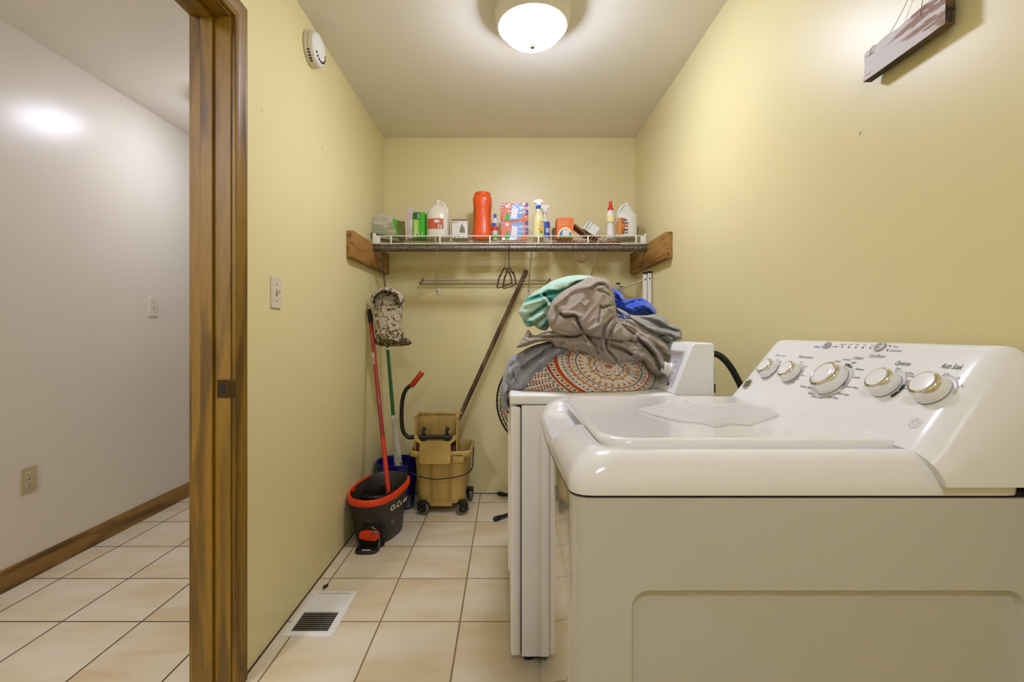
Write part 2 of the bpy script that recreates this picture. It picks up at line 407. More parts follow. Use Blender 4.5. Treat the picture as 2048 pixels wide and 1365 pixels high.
for dz in (.020, -.020):
    g = G(); c = (XH+.0055, oy, oz+dz)
    g.prism([(a*.0165, max(-.0135, min(.0135, b*.0165))) for a, b in [(math.cos(2*PI*i/32), math.sin(2*PI*i/32)) for i in range(32)]], (XH+.0078, oy, oz+dz), (0, 1, 0), (0, 0, 1), .003)
    g.m(1)
    g.box(XH+.0070, XH+.0083, oy-.0075, oy-.0055, oz+dz-.001, oz+dz+.007); g.box(XH+.0070, XH+.0083, oy+.0055, oy+.0072, oz+dz-.001, oz+dz+.006)
    g.lathe([(.0028, .007), (.0028, .0083)], (XH, oy, oz+dz-.0075), 10, (1, 0, 0))
    mk('receptacle', g, [mat('beige_plate2', (198, 184, 150), .35), M_DARK], ot)
g = G(); g.lathe([(.003, .006), (.003, .0074)], (XH, oy, oz), 12, (1, 0, 0)); mk('screw', g, MATS['plate_screw'], ot)

# ---------------------------------------------------------------- floor register
vx0, vx1, vy0, vy1 = -.822, -.634, 1.655, 1.945
vt = thing('floor_vent', 'white metal floor register set in the tiles beside the yellow wall', 'floor vent', ((vx0+vx1)/2, (vy0+vy1)/2, 0))
g = G(); ri = (vx0+.026, vx1-.026, vy0+.024, vy1-.022)
o0 = rrect(vx0, vx1, vy0, vy1, .006); o1 = rrect(vx0+.008, vx1-.008, vy0+.008, vy1-.008, .006); ii = rrect(ri[0], ri[1], ri[2], ri[3], .001)
g.loft([[Vector((a, b, 0)) for a, b in o0], [Vector((a, b, .002)) for a, b in o0], [Vector((a, b, .0055)) for a, b in o1], [Vector((a, b, .0050)) for a, b in ii], [Vector((a, b, .0006)) for a, b in ii]], caps=False)
ym = (vy0+vy1)/2-.0
g.box(ri[0], ri[1], ym-.006, ym+.006, .001, .005)
mk('frame', g, mat('register_white', (226, 220, 208), .4), vt, smooth=25)
g = G(); g.box(ri[0], ri[1], ri[2], ri[3], .0002, .0009); mk('duct_opening', g, M_DARK, vt, smooth=0)
for k in range(9):
    yy = ym+.014+k*(ri[3]-ym-.018)/8.6
    g = G(); M = Matrix.Translation((0, yy, .003))@Matrix.Rotation(math.radians(32), 4, 'X')
    g.box(ri[0], ri[1], -.0055, .0055, -.0006, .0006, M=M); mk('louver', g, MATS['register_white'], vt, smooth=0)
for k in range(9):
    yy = ri[2]+.008+k*(ym-ri[2]-.02)/8.3
    g = G(); M = Matrix.Translation((0, yy, .0028))@Matrix.Rotation(math.radians(-52), 4, 'X')
    g.box(ri[0], ri[1], -.0032, .0032, -.0006, .0006, M=M)
    for q in range(14):
        xq = ri[0]+(ri[1]-ri[0])*(q+.5)/14; g.box(xq-.0008, xq+.0008, yy+.003, yy+.008, .001, .0024)
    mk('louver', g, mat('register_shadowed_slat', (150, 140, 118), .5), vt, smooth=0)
g = G(); c = P3(651, 1174, CAMZ*FPX/(1174-VY)); g.lathe([(.011, 0), (.011, .0012), (.008, .0016), (0, .0016)], (c.x, c.y, 0), 16, sx=1, sy=1.7)  # spot of grime on the tiles, modelled as a low disc
mk('grime_spot', g, mat('grime_brown', (52, 38, 16), .7), label='small dark round spot of dirt on the tiles behind the white floor vent', cat='grime spot')

# ---------------------------------------------------------------- hanging sign on the right wall
sg = thing('wall_sign', 'narrow weathered plank sign with chipped white paint hung by wire on the right wall', 'wall sign', (XR-.02, .98, 1.74))
x0s = XR-.032; x1s = XR-.012; z0s = 1.707
m, nt, N, L, b = nodes_mat('chipped_white_paint')
tc = N('TexCoord'); mp = N('Mapping'); mp.inputs['Scale'].default_value = (1, 1.2, 8); L(tc.outputs['Object'], mp.inputs['Vector'])
n = N('TexNoise', i_Scale=9.0, i_Detail=5, i_Distortion=.8); L(mp.outputs[0], n.inputs['Vector'])
sp = N('SeparateXYZ'); L(tc.outputs['Object'], sp.inputs[0])
bias = N('MapRange', i_1=-.07, i_2=.06, i_3=.16, i_4=0.0); L(sp.outputs['Y'], bias.inputs[0])
ad = N('Math', operation='ADD'); L(n.outputs['Fac'], ad.inputs[0]); L(bias.outputs[0], ad.inputs[1])
cr = N('ValToRGB'); e = cr.color_ramp.elements; e[0].position = .60; e[0].color = srgb(214, 206, 204); e[1].position = .64; e[1].color = srgb(150, 112, 84)
L(ad.outputs[0], cr.inputs[0]); L(cr.outputs[0], b.inputs['Base Color']); b.inputs['Roughness'].default_value = .6
M_CHIP = m
M_DKW = wood_mat('dark_rough_edge', (26, 18, 8), (52, 40, 22), (110, 88, 48), 'Y', .7, 3)
top = [(1.083, .062), (1.076, .067), (1.05, .066), (1.02, .069), (.99, .064), (.965, .068), (.93, .07), (.905, .072), (.885, .071)]
g = G()
outl = [(1.088, 0)]+[(1.083, .02), (1.083, .045)]+top+[(.883, .04), (.884, .002)]
A = [Vector((x0s, y, z0s+z)) for y, z in outl]; B = [Vector((x1s, y, z0s+z)) for y, z in outl]
n_ = len(A); g.add(A+B, [tuple(range(n_))]); g.m(1).add(A+B, [tuple(range(2*n_-1, n_-1, -1))]+[(i, (i+1) % n_, n_+(i+1) % n_, n_+i) for i in range(n_)])
mk('plank', g, [M_CHIP, M_DKW], sg, smooth=0)
g = G(); a_ = P3(1762, 93, 1.045); 
g.tube(spline([(x0s-.001, 1.065, 1.757), (x0s-.003, 1.055, 1.772), (XR-.018, 1.045, 1.777), (XR-.010, 1.025, 1.80), (XR-.006, .995, 1.838), (XR-.004, .978, 1.872), (XR-.003, .975, 1.93)], 8), .0006, 5)
g.tube(spline([(x0s-.001, .935, 1.76), (x0s-.002, .93, 1.785), (XR-.012, .945, 1.83), (XR-.003, .975, 1.93)], 8), .0006, 5)
mk('wire', g, mat('rusty_wire', (88, 66, 40), .6), sg, label='thin rusty hanging wire')
g = G(); g.tube([(XR, .975, 1.93), (XR-.008, .975, 1.932)], .0016, 6); mk('nail', g, M_STEEL, sg)

# ---------------------------------------------------------------- shelf boards, rod, wire shelf
z0b, z1b = 1.503, 1.643
g = G(); g.box(XL, XL+.038, 2.39, YB, z0b, z1b, .002); mk('shelf_support_board', g, M_BOARD, label='rough brown lumber board on the left wall holding the rod end', cat='board', group='lumber boards under the shelf')
g = G(); g.box(XR-.038, XR, 2.42, YB, z0b, z1b, .002); mk('shelf_support_board', g, wood_mat('cedar_board_b', (92, 58, 16), (140, 96, 38), (166, 122, 60), 'Y', .6, 1.6, off=3), label='rough brown lumber board on the right wall holding the rod end', cat='board', group='lumber boards under the shelf')
m, nt, N, L, b = nodes_mat('galvanised_pipe')
tc = N('TexCoord'); mp = N('Mapping'); mp.inputs['Scale'].default_value = (1, .8, .8); L(tc.outputs['Object'], mp.inputs['Vector'])
n = N('TexNoise', i_Scale=230.0, i_Detail=5); L(mp.outputs[0], n.inputs['Vector'])
cr = N('ValToRGB'); e = cr.color_ramp.elements; e[0].position = .40; e[0].color = srgb(72, 62, 50); e[1].position = .62; e[1].color = srgb(150, 142, 128); L(n.outputs['Fac'], cr.inputs[0]); L(cr.outputs[0], b.inputs['Base Color'])
b.inputs['Metallic'].default_value = .75; b.inputs['Roughness'].default_value = .45
M_PIPE = m
RY, RZ, RR = 2.755, 1.616, .0205
g = G(); g.cyl((XL+.038, RY, RZ), (XR-.038, RY, RZ), RR, seg=32); mk('closet_rod', g, M_PIPE, label='long dark galvanised pipe rod spanning under the wire shelf', cat='rod')
ZD = 1.684; SY0 = 2.735; SX0, SX1 = XL+.042, XR-.05
ws = thing('wire_shelf', 'white vinyl-coated wire shelf across the back wall above the pipe rod', 'shelf', ((SX0+SX1)/2, YB, ZD))
g = G(); wr = .0022
for yy, zz in ((SY0, ZD+.002), (SY0, ZD-.043), (SY0+.13, ZD-.004), (SY0+.26, ZD-.004), (YB-.006, ZD-.004)):
    g.cyl((SX0, yy, zz), (SX1, yy, zz), .0032, seg=8)
mk('rail', g, M_WIRE, ws)
g = G(); nx = int((SX1-SX0)/.0254)
for k in range(nx+1):
    x = SX0+.006+k*(SX1-SX0-.012)/nx
    g.tube([(x, YB-.004, ZD), (x, SY0, ZD+.003)], wr*.75, 5)
mk('deck_wires', g, M_WIRE, ws); ws.children[-1]['kind'] = 'stuff'
for px in (782, 880, 980, 1077, 1176, 1272):
    x = (px-VX)/FPX*SY0; g = G(); g.box(x-.0045, x+.0045, SY0-.004, SY0+.002, ZD-.046, ZD+.004, .001); mk('lip_clip', g, M_WIRE, ws)
g = G(); g.box(SX0-.004, SX0+.040, SY0-.006, SY0+.012, ZD-.046, ZD-.002, .002); g.box(SX0-.004, SX0+.014, SY0-.006, SY0+.012, ZD-.004, ZD+.018, .002); mk('end_cap', g, M_WIRE, ws)
g = G(); g.box(SX1-.028, SX1+.004, SY0-.006, SY0+.012, ZD-.046, ZD-.002, .002); g.box(SX1-.006, SX1+.006, SY0-.006, SY0+.012, ZD-.004, ZD+.018, .002); mk('end_cap', g, M_WIRE, ws)
for (pa, pb) in ((872, 875), (1064, 1057), (1195, 1178)):
    xa = (pa-VX)/FPX*2.78; xb = (pb-VX)/FPX*(YB-.012)
    g = G(); g.tube([(xa, SY0+.01, ZD-.006), (xa, SY0+.02, ZD-.03), (xb, YB-.014, 1.425), (xb, YB-.010, 1.39)], .0058, 8); mk('support_strut', g, mat('strut_beige', (206, 192, 158), .4), ws)
    g = G(); g.box(xb-.013, xb+.013, YB-.006, YB-.0005, 1.368, 1.412, .002); g.m(1).lathe([(.004, 0), (.004, .0018), (0, .002)], (xb, YB-.006, 1.384), 10, (0, -1, 0)); mk('wall_clip', g, [M_WIRE, M_DARK], ws)
# two thin tension rods held between struts and wall
for k, (xa, xb, z, r, yy, lb) in enumerate((( -.575, .30, 1.462, .0062, YB-.034, 'thin beige tension rod behind the shelf struts, the upper of the pair'), (-.588, .285, 1.442, .0058, YB-.036, 'thin beige tension rod behind the shelf struts, the lower of the pair'))):
    t = thing('tension_rod', lb, 'rod', ((xa+xb)/2, yy, z), 'tension rods on the back wall')
    g = G(); g.cyl((xa+.01, yy, z), (xa+.25, yy, z), r*1.15, seg=14); g.cyl((xa+.25, yy, z), (xb-.01, yy, z), r*.9, seg=14); mk('tube', g, mat('rod_beige', (186, 168, 132), .35), t)
    for xx in (xa, xb-.014):
        g = G(); g.cyl((xx, yy, z), (xx+.014, yy, z), r*1.5, r*1.3, seg=14); mk('end_cap', g, mat('rod_cap_brown', (98, 78, 48), .5), t)

# hangers hooked over the rod, seen nearly edge on
def hanger(xc, tw, mt, label, wid, drop, swing):
    t = thing('clothes_hanger', label, 'clothes hanger', (xc, RY, RZ), 'clothes hangers on the rod')
    # local frame: u = width direction (nearly along depth), v = up
    u = Vector((math.sin(tw), -math.cos(tw), 0)); up = Vector((math.sin(swing), 0, math.cos(swing)))
    o = Vector((xc, RY, RZ))
    hook = []
    for i in range(13):
        a = math.radians(-20+200*i/12); hook.append(o+u*math.cos(a)*(RR+.004)+up*math.sin(a)*(RR+.004))
    neck = hook[0]
    hook2 = list(reversed(hook)); 
    nk = o-up*.12
    g = G(); g.tube(hook2+spline([hook[0], o+u*.012-up*.05, nk], 6)[1:], .0024, 8); mk('hook', g, M_STEEL if mt else mat('dark_wire', (40, 34, 26), .4, metal=.6), t)
    bl = nk-up*drop-u*wid*.5; br = nk-up*drop+u*wid*.5
    loop = [nk, nk+u*wid*.12-up*.012, nk+u*wid*.3-up*drop*.42, nk+u*wid*.33-up*drop*.37, nk+u*wid*.38-up*drop*.52, br-up*.0, br-u*.02-up*.012, o*0+nk-up*(drop+.014), bl+u*.02-up*.012, bl, nk-u*wid*.38-up*drop*.52, nk-u*wid*.33-up*drop*.37, nk-u*wid*.3-up*drop*.42, nk-u*wid*.12-up*.012]
    g = G(); g.tube(spline(loop, 5, True), .0046, 8, True); mk('hanger_frame', g, mat('hanger_dark', (52, 44, 32), .35), t)
hanger(-.010, .30, True, 'dark plastic clothes hanger on the pipe rod, the one turned further left', .30, .095, .02)
hanger(.010, .27, False, 'dark plastic clothes hanger on the pipe rod, right one of the two', .28, .10, -.03)
# cord loop hanging below the shelf
g = G(); c = P3(1162, 500, 2.86)
g.tube(spline([(c.x-.033, 2.86, ZD-.002), (c.x-.033, 2.86, c.z-.02), (c.x-.022, 2.86, c.z-.062), (c.x, 2.86, c.z-.076), (c.x+.022, 2.86, c.z-.06), (c.x+.031, 2.86, c.z-.02), (c.x+.031, 2.86, ZD-.002)], 8), .0072, 12)
mk('cord_loop', g, mat('beige_hose', (150, 132, 88), .5), label='loop of beige hose hanging below the wire shelf right of the hangers', cat='hose')

# clothespin bag with camouflage pattern
def camo():
    m, nt, N, L, b = nodes_mat('camouflage_cloth')
    tc = N('TexCoord'); n = N('TexNoise', i_Scale=62.0, i_Detail=3, i_Distortion=.8); L(tc.outputs['Object'], n.inputs['Vector'])
    n2 = N('TexNoise', i_Scale=24.0, i_Detail=2); L(tc.outputs['Object'], n2.inputs['Vector'])
    sp = N('SeparateXYZ'); L(tc.outputs['Object'], sp.inputs[0])
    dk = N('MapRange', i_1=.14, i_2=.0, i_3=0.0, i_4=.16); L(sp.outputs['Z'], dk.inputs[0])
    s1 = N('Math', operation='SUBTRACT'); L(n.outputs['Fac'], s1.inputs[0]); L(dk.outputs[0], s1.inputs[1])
    cr = N('ValToRGB'); cr.color_ramp.interpolation = 'CONSTANT'; e = cr.color_ramp.elements
    e[0].position = 0; e[0].color = srgb(82, 68, 40); e[1].position = .40; e[1].color = srgb(132, 114, 76)
    x = e.new(.455); x.color = srgb(196, 184, 158); x = e.new(.60); x.color = srgb(168, 152, 118)
    L(s1.outputs[0], cr.inputs[0]); L(cr.outputs[0], b.inputs['Base Color']); b.inputs['Roughness'].default_value = .9
    return m
bx, by, bz = (781-VX)/FPX*2.70, 2.70, CAMZ-(693-VY)/FPX*2.70
bag = thing('clothespin_bag', 'tan camouflage cloth bag with open round mouth hanging from the rod by a strap', 'bag', (bx, by, bz))
def S(px, py, d=2.70): return P3(px, py, d)
rim_c = S(774, 608); 
g = G()
rows = []   # rings front/back: (left px, right px, y px, thickness)
lv = [(741, 808, 604, .05), (741, 808, 614, .052), (744, 805, 625, .046), (747, 802, 640, .040), (749, 802, 655, .042), (750, 806, 668, .048), (750, 815, 678, .050), (750, 825, 686, .038), (754, 818, 691, .018), (760, 800, 693, .004)]
for l, r, py, th in lv:
    a = S(l, py); b2 = S(r, py); c = (a+b2)/2; hw = (b2.x-a.x)/2; ring = []
    for i in range(40):
        t = 2*PI*i/40; fx = math.cos(t); fy = math.sin(t)
        fx = math.copysign(abs(fx)**.75, fx)
        lump = 1+.10*math.sin(5*t+py*.12)+.06*math.sin(9*t+py*.3)
        ring.append(Vector((c.x+hw*fx, by-th*fy*lump+ (0), c.z+(.012*fx*(1 if py > 670 else 0)*-1)*0)))
    rows.append(ring)
# mouth edge dips in front
for i, v in enumerate(rows[0]):
    t = 2*PI*i/40; v.z += -.048*max(0, math.sin(t))+.002
g.loft(rows, caps=False)
g.add([v.copy() for v in rows[-1]], [tuple(range(40))])
# back panel rising to the hanger arch
arch = [S(741, 604), S(743, 592), S(750, 582), S(762, 576.5), S(774, 575), S(786, 577), S(798, 583), S(806, 593), S(808, 604)]
sp_ = spline(arch, 5); inner = [v.copy() for v in sp_]
for v in sp_: v.y = by+.02
low = [Vector((rows[3][20].x+.006+(rows[3][0].x-rows[3][20].x-.012)*k/(len(sp_)-1), by+.032, S(774, 640).z)) for k in range(len(sp_))]
g.loft([sp_, low], caps=False, closed=False)
f_ = [v+Vector((0, -.024, 0)) for v in sp_]
cc = S(774, 606)
hem = [cc+(v-cc)*.80+Vector((0, -.03, -.004)) for v in sp_]
for a_, b_ in zip(hem, f_): a_.y = by-.018
g.loft([sp_, f_, hem], caps=False, closed=False)
ob = mk('bag_body', g, camo(), bag, smooth=60)
mdf = ob.modifiers.new('s', 'SOLIDIFY'); mdf.thickness = .0015
g = G(); hk = S(772, 574)
g.tube([S(771, 578, 2.70), S(768, 556, 2.71)], .0055, 8); mk('hanger_neck', g, mat('grey_webbing', (92, 84, 62), .8), bag)
g = G(); t0 = S(768, 557, 2.71)
g.tube(spline([t0, S(764, 530, 2.72), S(760, 505, RY-RR-.004), Vector((S(760, 505, RY).x, RY-.012, RZ+RR+.004)), Vector((S(761, 505, RY).x, RY+.012, RZ+RR+.004)), Vector((S(763, 505, RY).x, RY+RR+.004, RZ-.01)), S(767, 535, 2.735), t0], 6), .0014, 6)
mk('cord', g, M_BLACK, bag)
g = G(); v0 = S(774, 586, 2.672)
g.tube([S(767, 576, 2.68), S(774, 587, 2.672), S(782, 577, 2.68)], .0022, 6); g.tube([S(774, 587, 2.672), S(774, 590, 2.672)], .003, 6)
mk('seam_tape', g, M_BLACK, bag)

# ---------------------------------------------------------------- things on the shelf
ZS = ZD+.0035
X_, Z_ = Vector((1, 0, 0)), Vector((0, 0, 1))
def xs_(px, d): return (px-VX)/FPX*d
def carton(name, label, px0, px1, zt, d, dep, mats, cat='box', rot=0, group=None, face=None, tilt=0, z0=None, extra=None):
    """carton standing at front depth d; face(g, O, ux, uy, w, h) draws its printed front"""
    x0, x1 = xs_(px0, d), xs_(px1, d); w_ = x1-x0; h_ = zt
    z0 = ZS if z0 is None else z0
    M = Matrix.Translation((x0, d, z0))@Matrix.Rotation(rot, 4, 'Z')@Matrix.Rotation(tilt, 4, 'Y')
    g = G(); g.box(0, w_, 0, dep, 0, h_, .0008, 1, M=M)
    if face:
        ux = (M.to_3x3()@X_); uy = (M.to_3x3()@Z_); O = M@Vector((0, 0, 0))
        face(g, O, ux, uy, w_, h_)
    if extra: extra(g, M, w_, dep, h_)
    return mk(name, g, mats, label=label, cat=cat, group=group, smooth=30, recalc=True)
def rectp(a, b, c, d): return [(a, c), (b, c), (b, d), (a, d)]
def ell(cx, cy, rx, ry, n=20): return [(cx+rx*math.cos(2*PI*i/n), cy+ry*math.sin(2*PI*i/n)) for i in range(n)]
W_ = mat('carton_white', (214, 208, 196), .5); GRN = mat('carton_green', (62, 168, 30), .45); DGR = mat('carton_dark_green', (20, 88, 34), .45); LIM = mat('lime_print', (164, 200, 84), .5)
ORN = mat('carton_orange', (226, 110, 34), .45); RED = mat('red_print', (206, 62, 28), .5); BLU = mat('blue_print', (52, 92, 180), .45); LBL = mat('light_blue_print', (140, 178, 222), .5)
PUR = mat('purple_print', (92, 66, 128), .5); BRN = mat('kraft_brown', (128, 84, 44), .7); YLW = mat('pale_yellow_print', (232, 220, 150), .5)

# flat pale green pack with clear plastic bag over it
g = G(); M = Matrix.Translation((xs_(744, 2.80), 2.80, ZS+.042))@Matrix.Rotation(math.radians(9), 4, 'Y')
g.box(0, .175, 0, .16, -.012, .012, .004, 2, M=M); g.box(.01, .17, .01, .15, -.034, -.014, .004, 2, M=M)
mk('folded_pack', g, mat('sage_plastic', (150, 158, 122), .35, bump=(40, .6)), label='flat sage-green wrapped pack lying tilted at the left end of the shelf', cat='pack')
def crumple(name, label, cat, c, r, mt, seed, sy=1, n=4, amp=.35, scale=9):
    bm = bmesh.new(); bmesh.ops.create_icosphere(bm, subdivisions=n, radius=1)
    for v in bm.verts:
        p = v.co.copy(); k = noise.ridged_multi_fractal(p*1.3+Vector((seed, 0, 0)), 1, 2, 4, 1, 2) if hasattr(noise, 'ridged_multi_fractal') else 0
        k2 = noise.fractal(p*2+Vector((seed, 5, 0)), 1, 2, 3)
        s = 1+amp*(k*.35-.35)+amp*.5*k2
        v.co = Vector((p.x*r[0]*s, p.y*r[1]*s, p.z*r[2]*s))+Vector(c)
    zmin = min(v.co.z for v in bm.verts)
    return mk(name, bm, mt, label=label, cat=cat, smooth=25)
M_CLEAR = mat('clear_plastic_film', (225, 225, 215), .12, alpha=.35, coat=.8)
crumple('plastic_bag', 'crumpled clear plastic bag lying on the sage-green pack', 'plastic bag', (xs_(769, 2.86), 2.87, ZS+.112), (.088, .06, .045), M_CLEAR, 1.0, amp=.5)
g = G(); pc = Vector((xs_(798, 2.80), 2.80, ZS))
g.prism([(-.040, .115), (.022, .096), (.030, .10), (.034, .002), (-.004, .002), (-.022, .055)], (pc.x, 2.79, ZS+.003), X_, Z_, .035)
g.m(1).patch([(-.040, .115), (-.005, .104), (-.016, .07), (.0, .012), (-.004, .002), (-.022, .055)], (pc.x, 2.79, ZS+.003), X_, Z_, .001)
mk('snack_pouch', g, [mat('olive_pouch', (96, 100, 40), .3), GRN], label='green and olive pouch leaning beside the clear plastic bag', cat='pouch')
def f_pink(g, O, ux, uy, w, h):
    g.m(1); 
    for a in (.15, .42, .72): g.patch(rectp(w*a, w*(a+.08), h*.03, h*.97), O, ux, uy, .001)
    g.m(2).patch(rectp(w*.5, w*.95, h*.35, h*.62), O, ux, uy, .0014)
carton('tall_carton', 'tall thin white and pink box beside the bright green carton', 813, 826, .185, 2.80, .12, [mat('pinkish_white', (206, 192, 184), .4), mat('pink_stripe', (176, 148, 138), .5), W_], face=f_pink, rot=.0)
def f_green(g, O, ux, uy, w, h):
    g.m(1).patch(rectp(.002, w*.6, h*.72, h*.98), O, ux, uy, .001)
    g.m(2).patch(rectp(.002, w*.46, h*.02, h*.7), O, ux, uy, .001)
    g.m(3).patch(ell(w*.36, h*.13, w*.17, w*.17), O, ux, uy, .0016)
    g.m(4).patch(ell(w*.36, h*.12, w*.1, w*.08), O, ux, uy, .002)
    g.m(3); 
    for k in range(3): g.patch(rectp(w*.36, w*.56, h*(.76+k*.07), h*(.79+k*.07)), O, ux, uy, .0016)
    g.patch(rectp(w*.22, w*.27, h*.2, h*.5), O, ux, uy, .0016); g.patch(rectp(w*.78, w*.83, h*.06, h*.22), O, ux, uy, .0016)
carton('green_carton', 'bright green carton with a dark green patch left of the clear gallon jug', 826.5, 849, .157, 2.79, .11, [GRN, DGR, LIM, W_, BRN], face=f_green)

def bottle(prof, cx, cy, sx=1, sy=1, seg=36, cap_from=None): pass
M_JUG = mat('translucent_hdpe', (222, 214, 192), .35, sub=.25, coat=.2)
def jug(xc, yc, z, w, h, d, name, label, mt, lab_fn, shoulder=.56, cat='jug', caps_mat=None, side=1, cone=False):
    t = thing(name, label, cat, (xc, yc, z))
    prof = [(.44, 0), (.49, .02), (.5, .05), (.5, shoulder), (.48, shoulder+.08), (.43, shoulder+.17), (.34, shoulder+.255), (.22, shoulder+.325), (.12, shoulder+.36), (.10, shoulder+.375), (.10, .955)]
    if cone: prof = [(.44, 0), (.49, .02), (.5, .05), (.5, shoulder), (.47, shoulder+.05), (.40, shoulder+.12), (.33, shoulder+.19), (.26, shoulder+.26), (.19, shoulder+.32), (.15, shoulder+.34), (.13, .955)]
    g = G(); rings = []
    for r, q in prof:
        k = .35+.65*min(1, max(0, (q-shoulder)/.3)); pts = []
        for i in range(40):
            a = 2*PI*i/40; c_, s_ = math.cos(a), math.sin(a)
            e = 1-(1-k)*.35
            pts.append(Vector((xc+math.copysign(abs(c_)**e, c_)*r*w, yc+math.copysign(abs(s_)**e, s_)*r*d, z+q*h)))
        rings.append(pts)
    g.loft(rings); mk('bottle_body', g, mt, t, smooth=50)
    # the moulded handle bridges neck and shoulder
    g = G(); g.tube(spline([(xc+side*.07*w, yc-.01, z+h*.93), (xc+side*.23*w, yc-.02, z+h*.90), (xc+side*.36*w, yc-.02, z+h*.78), (xc+side*.42*w, yc-.02, z+h*.64), (xc+side*.40*w, yc-.01, z+h*.54)], 5), [.008]+[.010]*19+[.011], 10); mk('handle', g, mt, t, smooth=50)
    g = G(); g.cyl((xc, yc, z+h*.95), (xc, yc, z+h), .013*w/.15+.004, seg=24); mk('cap', g, caps_mat or mat('cap_white', (226, 222, 212), .4), t)
    lab_fn(t); return t
def curved_patch(g, xc, yc, rx, ry, a0, a1, z0, z1, e=.772, lift=.0012, n=14):
    V = []
    for k in range(n+1):
        a = math.radians(a0+(a1-a0)*k/n); c_, s_ = math.cos(a), math.sin(a)
        x = xc+math.copysign(abs(c_)**e, c_)*(rx+lift); y = yc+math.copysign(abs(s_)**e, s_)*(ry+lift)
        V += [Vector((x, y, z0)), Vector((x, y, z1))]
    g.add(V, [(2*k, 2*k+2, 2*k+3, 2*k+1) for k in range(n)])
def lab_jug(t):
    o = ORG[t]; g = G(); zz = o.z
    curved_patch(g, o.x, o.y, .0735, .0735, 228, 300, zz+.055, zz+.118)
    g.m(1); 
    g.patch(ell(.004, .1, .018, .010), (o.x, o.y-.0765, zz), X_, Z_, .001)
    g.patch(rectp(.012, .020, .058, .082), (o.x, o.y-.0765, zz), X_, Z_, .001); g.patch(rectp(.026, .034, .056, .078), (o.x, o.y-.0745, zz), X_, Z_, .001)
    mk('label', g, [mat('red_jug_label', (190, 84, 48), .5), W_], t, recalc=False, smooth=0)
jug(xs_(876, 2.86), 2.86, ZS, .147, .245, .147, 'gallon_jug', 'clear translucent gallon jug with red label left of the iron box', M_JUG, lab_jug, side=1)
def f_iron(g, O, ux, uy, w, h):
    g.m(1).patch(rectp(0, w, h*.9, h*.985), O, ux, uy, .001); g.patch(rectp(0, w*.03, 0, h), O, ux, uy, .0012)
    g.text('IRON', h*.11, Vector(O)+Vector(ux)*w*.08+Vector(uy)*h*.78, ux, uy, .0016)
    iron = [(w*.50, h*.28), (w*.52, h*.50), (w*.60, h*.66), (w*.66, h*.76), (w*.72, h*.62), (w*.82, h*.52), (w*.86, h*.28)]
    g.m(2).patch(iron, O, ux, uy, .0012); g.m(3).patch([(w*.56, h*.3), (w*.58, h*.46), (w*.68, h*.58), (w*.76, h*.46), (w*.78, h*.3)], O, ux, uy, .0018)
    g.m(4).patch(rectp(w*.10, w*.5, h*.06, h*.16), O, ux, uy, .0012)
carton('iron_box', 'small grey-white box with a steam iron picture beside the orange bottle', 903, 935, .118, 2.80, .13, [W_, BRN, mat('iron_grey', (120, 116, 96), .5), mat('iron_olive', (112, 120, 60), .5), mat('sage_print', (172, 178, 140), .5)], face=f_iron, rot=.0)

# orange detergent bottle seen from its flat side
ox, oy_ = xs_(965, 2.90), 2.90
ob_ = thing('detergent_bottle', 'tall bright orange detergent bottle, the tallest thing on the shelf', 'bottle', (ox, oy_, ZS-.0))
g = G(); H = .300
pr = [(.058, .0), (.0635, .010), (.0625, .04), (.058, .08), (.055, .13), (.055, .17), (.058, .21), (.061, .245), (.060, .268), (.054, .280), (.050, .283)]
rings = []
for r, z in pr:
    rings.append([Vector((ox+math.copysign(abs(math.cos(a))**.7, math.cos(a))*r, oy_+math.copysign(abs(math.sin(a))**.7, math.sin(a))*r*1.25, ZS+z)) for a in [2*PI*i/40 for i in range(40)]])
g.loft(rings); M_OB = mat('orange_hdpe', (226, 84, 12), .3, sub=.1, coat=.2); mk('bottle_body', g, M_OB, ob_, smooth=50)
g = G(); g.lathe([(.048, .280), (.053, .282), (.053, .297), (.049, .304), (.03, .308), (0, .308)], (ox, oy_, ZS), 36); mk('cap', g, mat('orange_cap', (232, 84, 20), .35), ob_)
g = G(); curved_patch(g, ox, oy_, .058, .072, 183, 214, ZS+.12, ZS+.25, e=.7); mk('label', g, YLW, ob_, recalc=False, smooth=0)  # pale yellow patch paints a highlight onto the bottle's left side
# little bright pouch bottle behind the orange one
g = G(); bx2 = xs_(990, 2.86)
g.loft([[Vector((bx2+math.cos(a)*r, 2.87+math.sin(a)*r, ZS+z)) for a in [2*PI*i/24 for i in range(24)]] for r, z in ((.017, 0), (.019, .004), (.019, .11), (.012, .132), (.008, .14))])
g.m(1).loft([[Vector((bx2+math.cos(a)*.0085, 2.87+math.sin(a)*.0085, ZS+z)) for a in [2*PI*i/20 for i in range(20)]] for z in (.138, .165)])
g.m(2); curved_patch(g, bx2, 2.87, .0195, .0195, 180, 360, ZS+.06, ZS+.085, e=1); g.m(3); curved_patch(g, bx2, 2.87, .0195, .0195, 180, 360, ZS+.01, ZS+.03, e=1); g.m(1); curved_patch(g, bx2, 2.87, .0195, .0195, 180, 300, ZS+.085, ZS+.105, e=1)
mk('small_bottle', g, [W_, BLU, RED, GRN], label='small white, blue, red and green bottle between the orange bottle and the stacked cartons', cat='bottle')
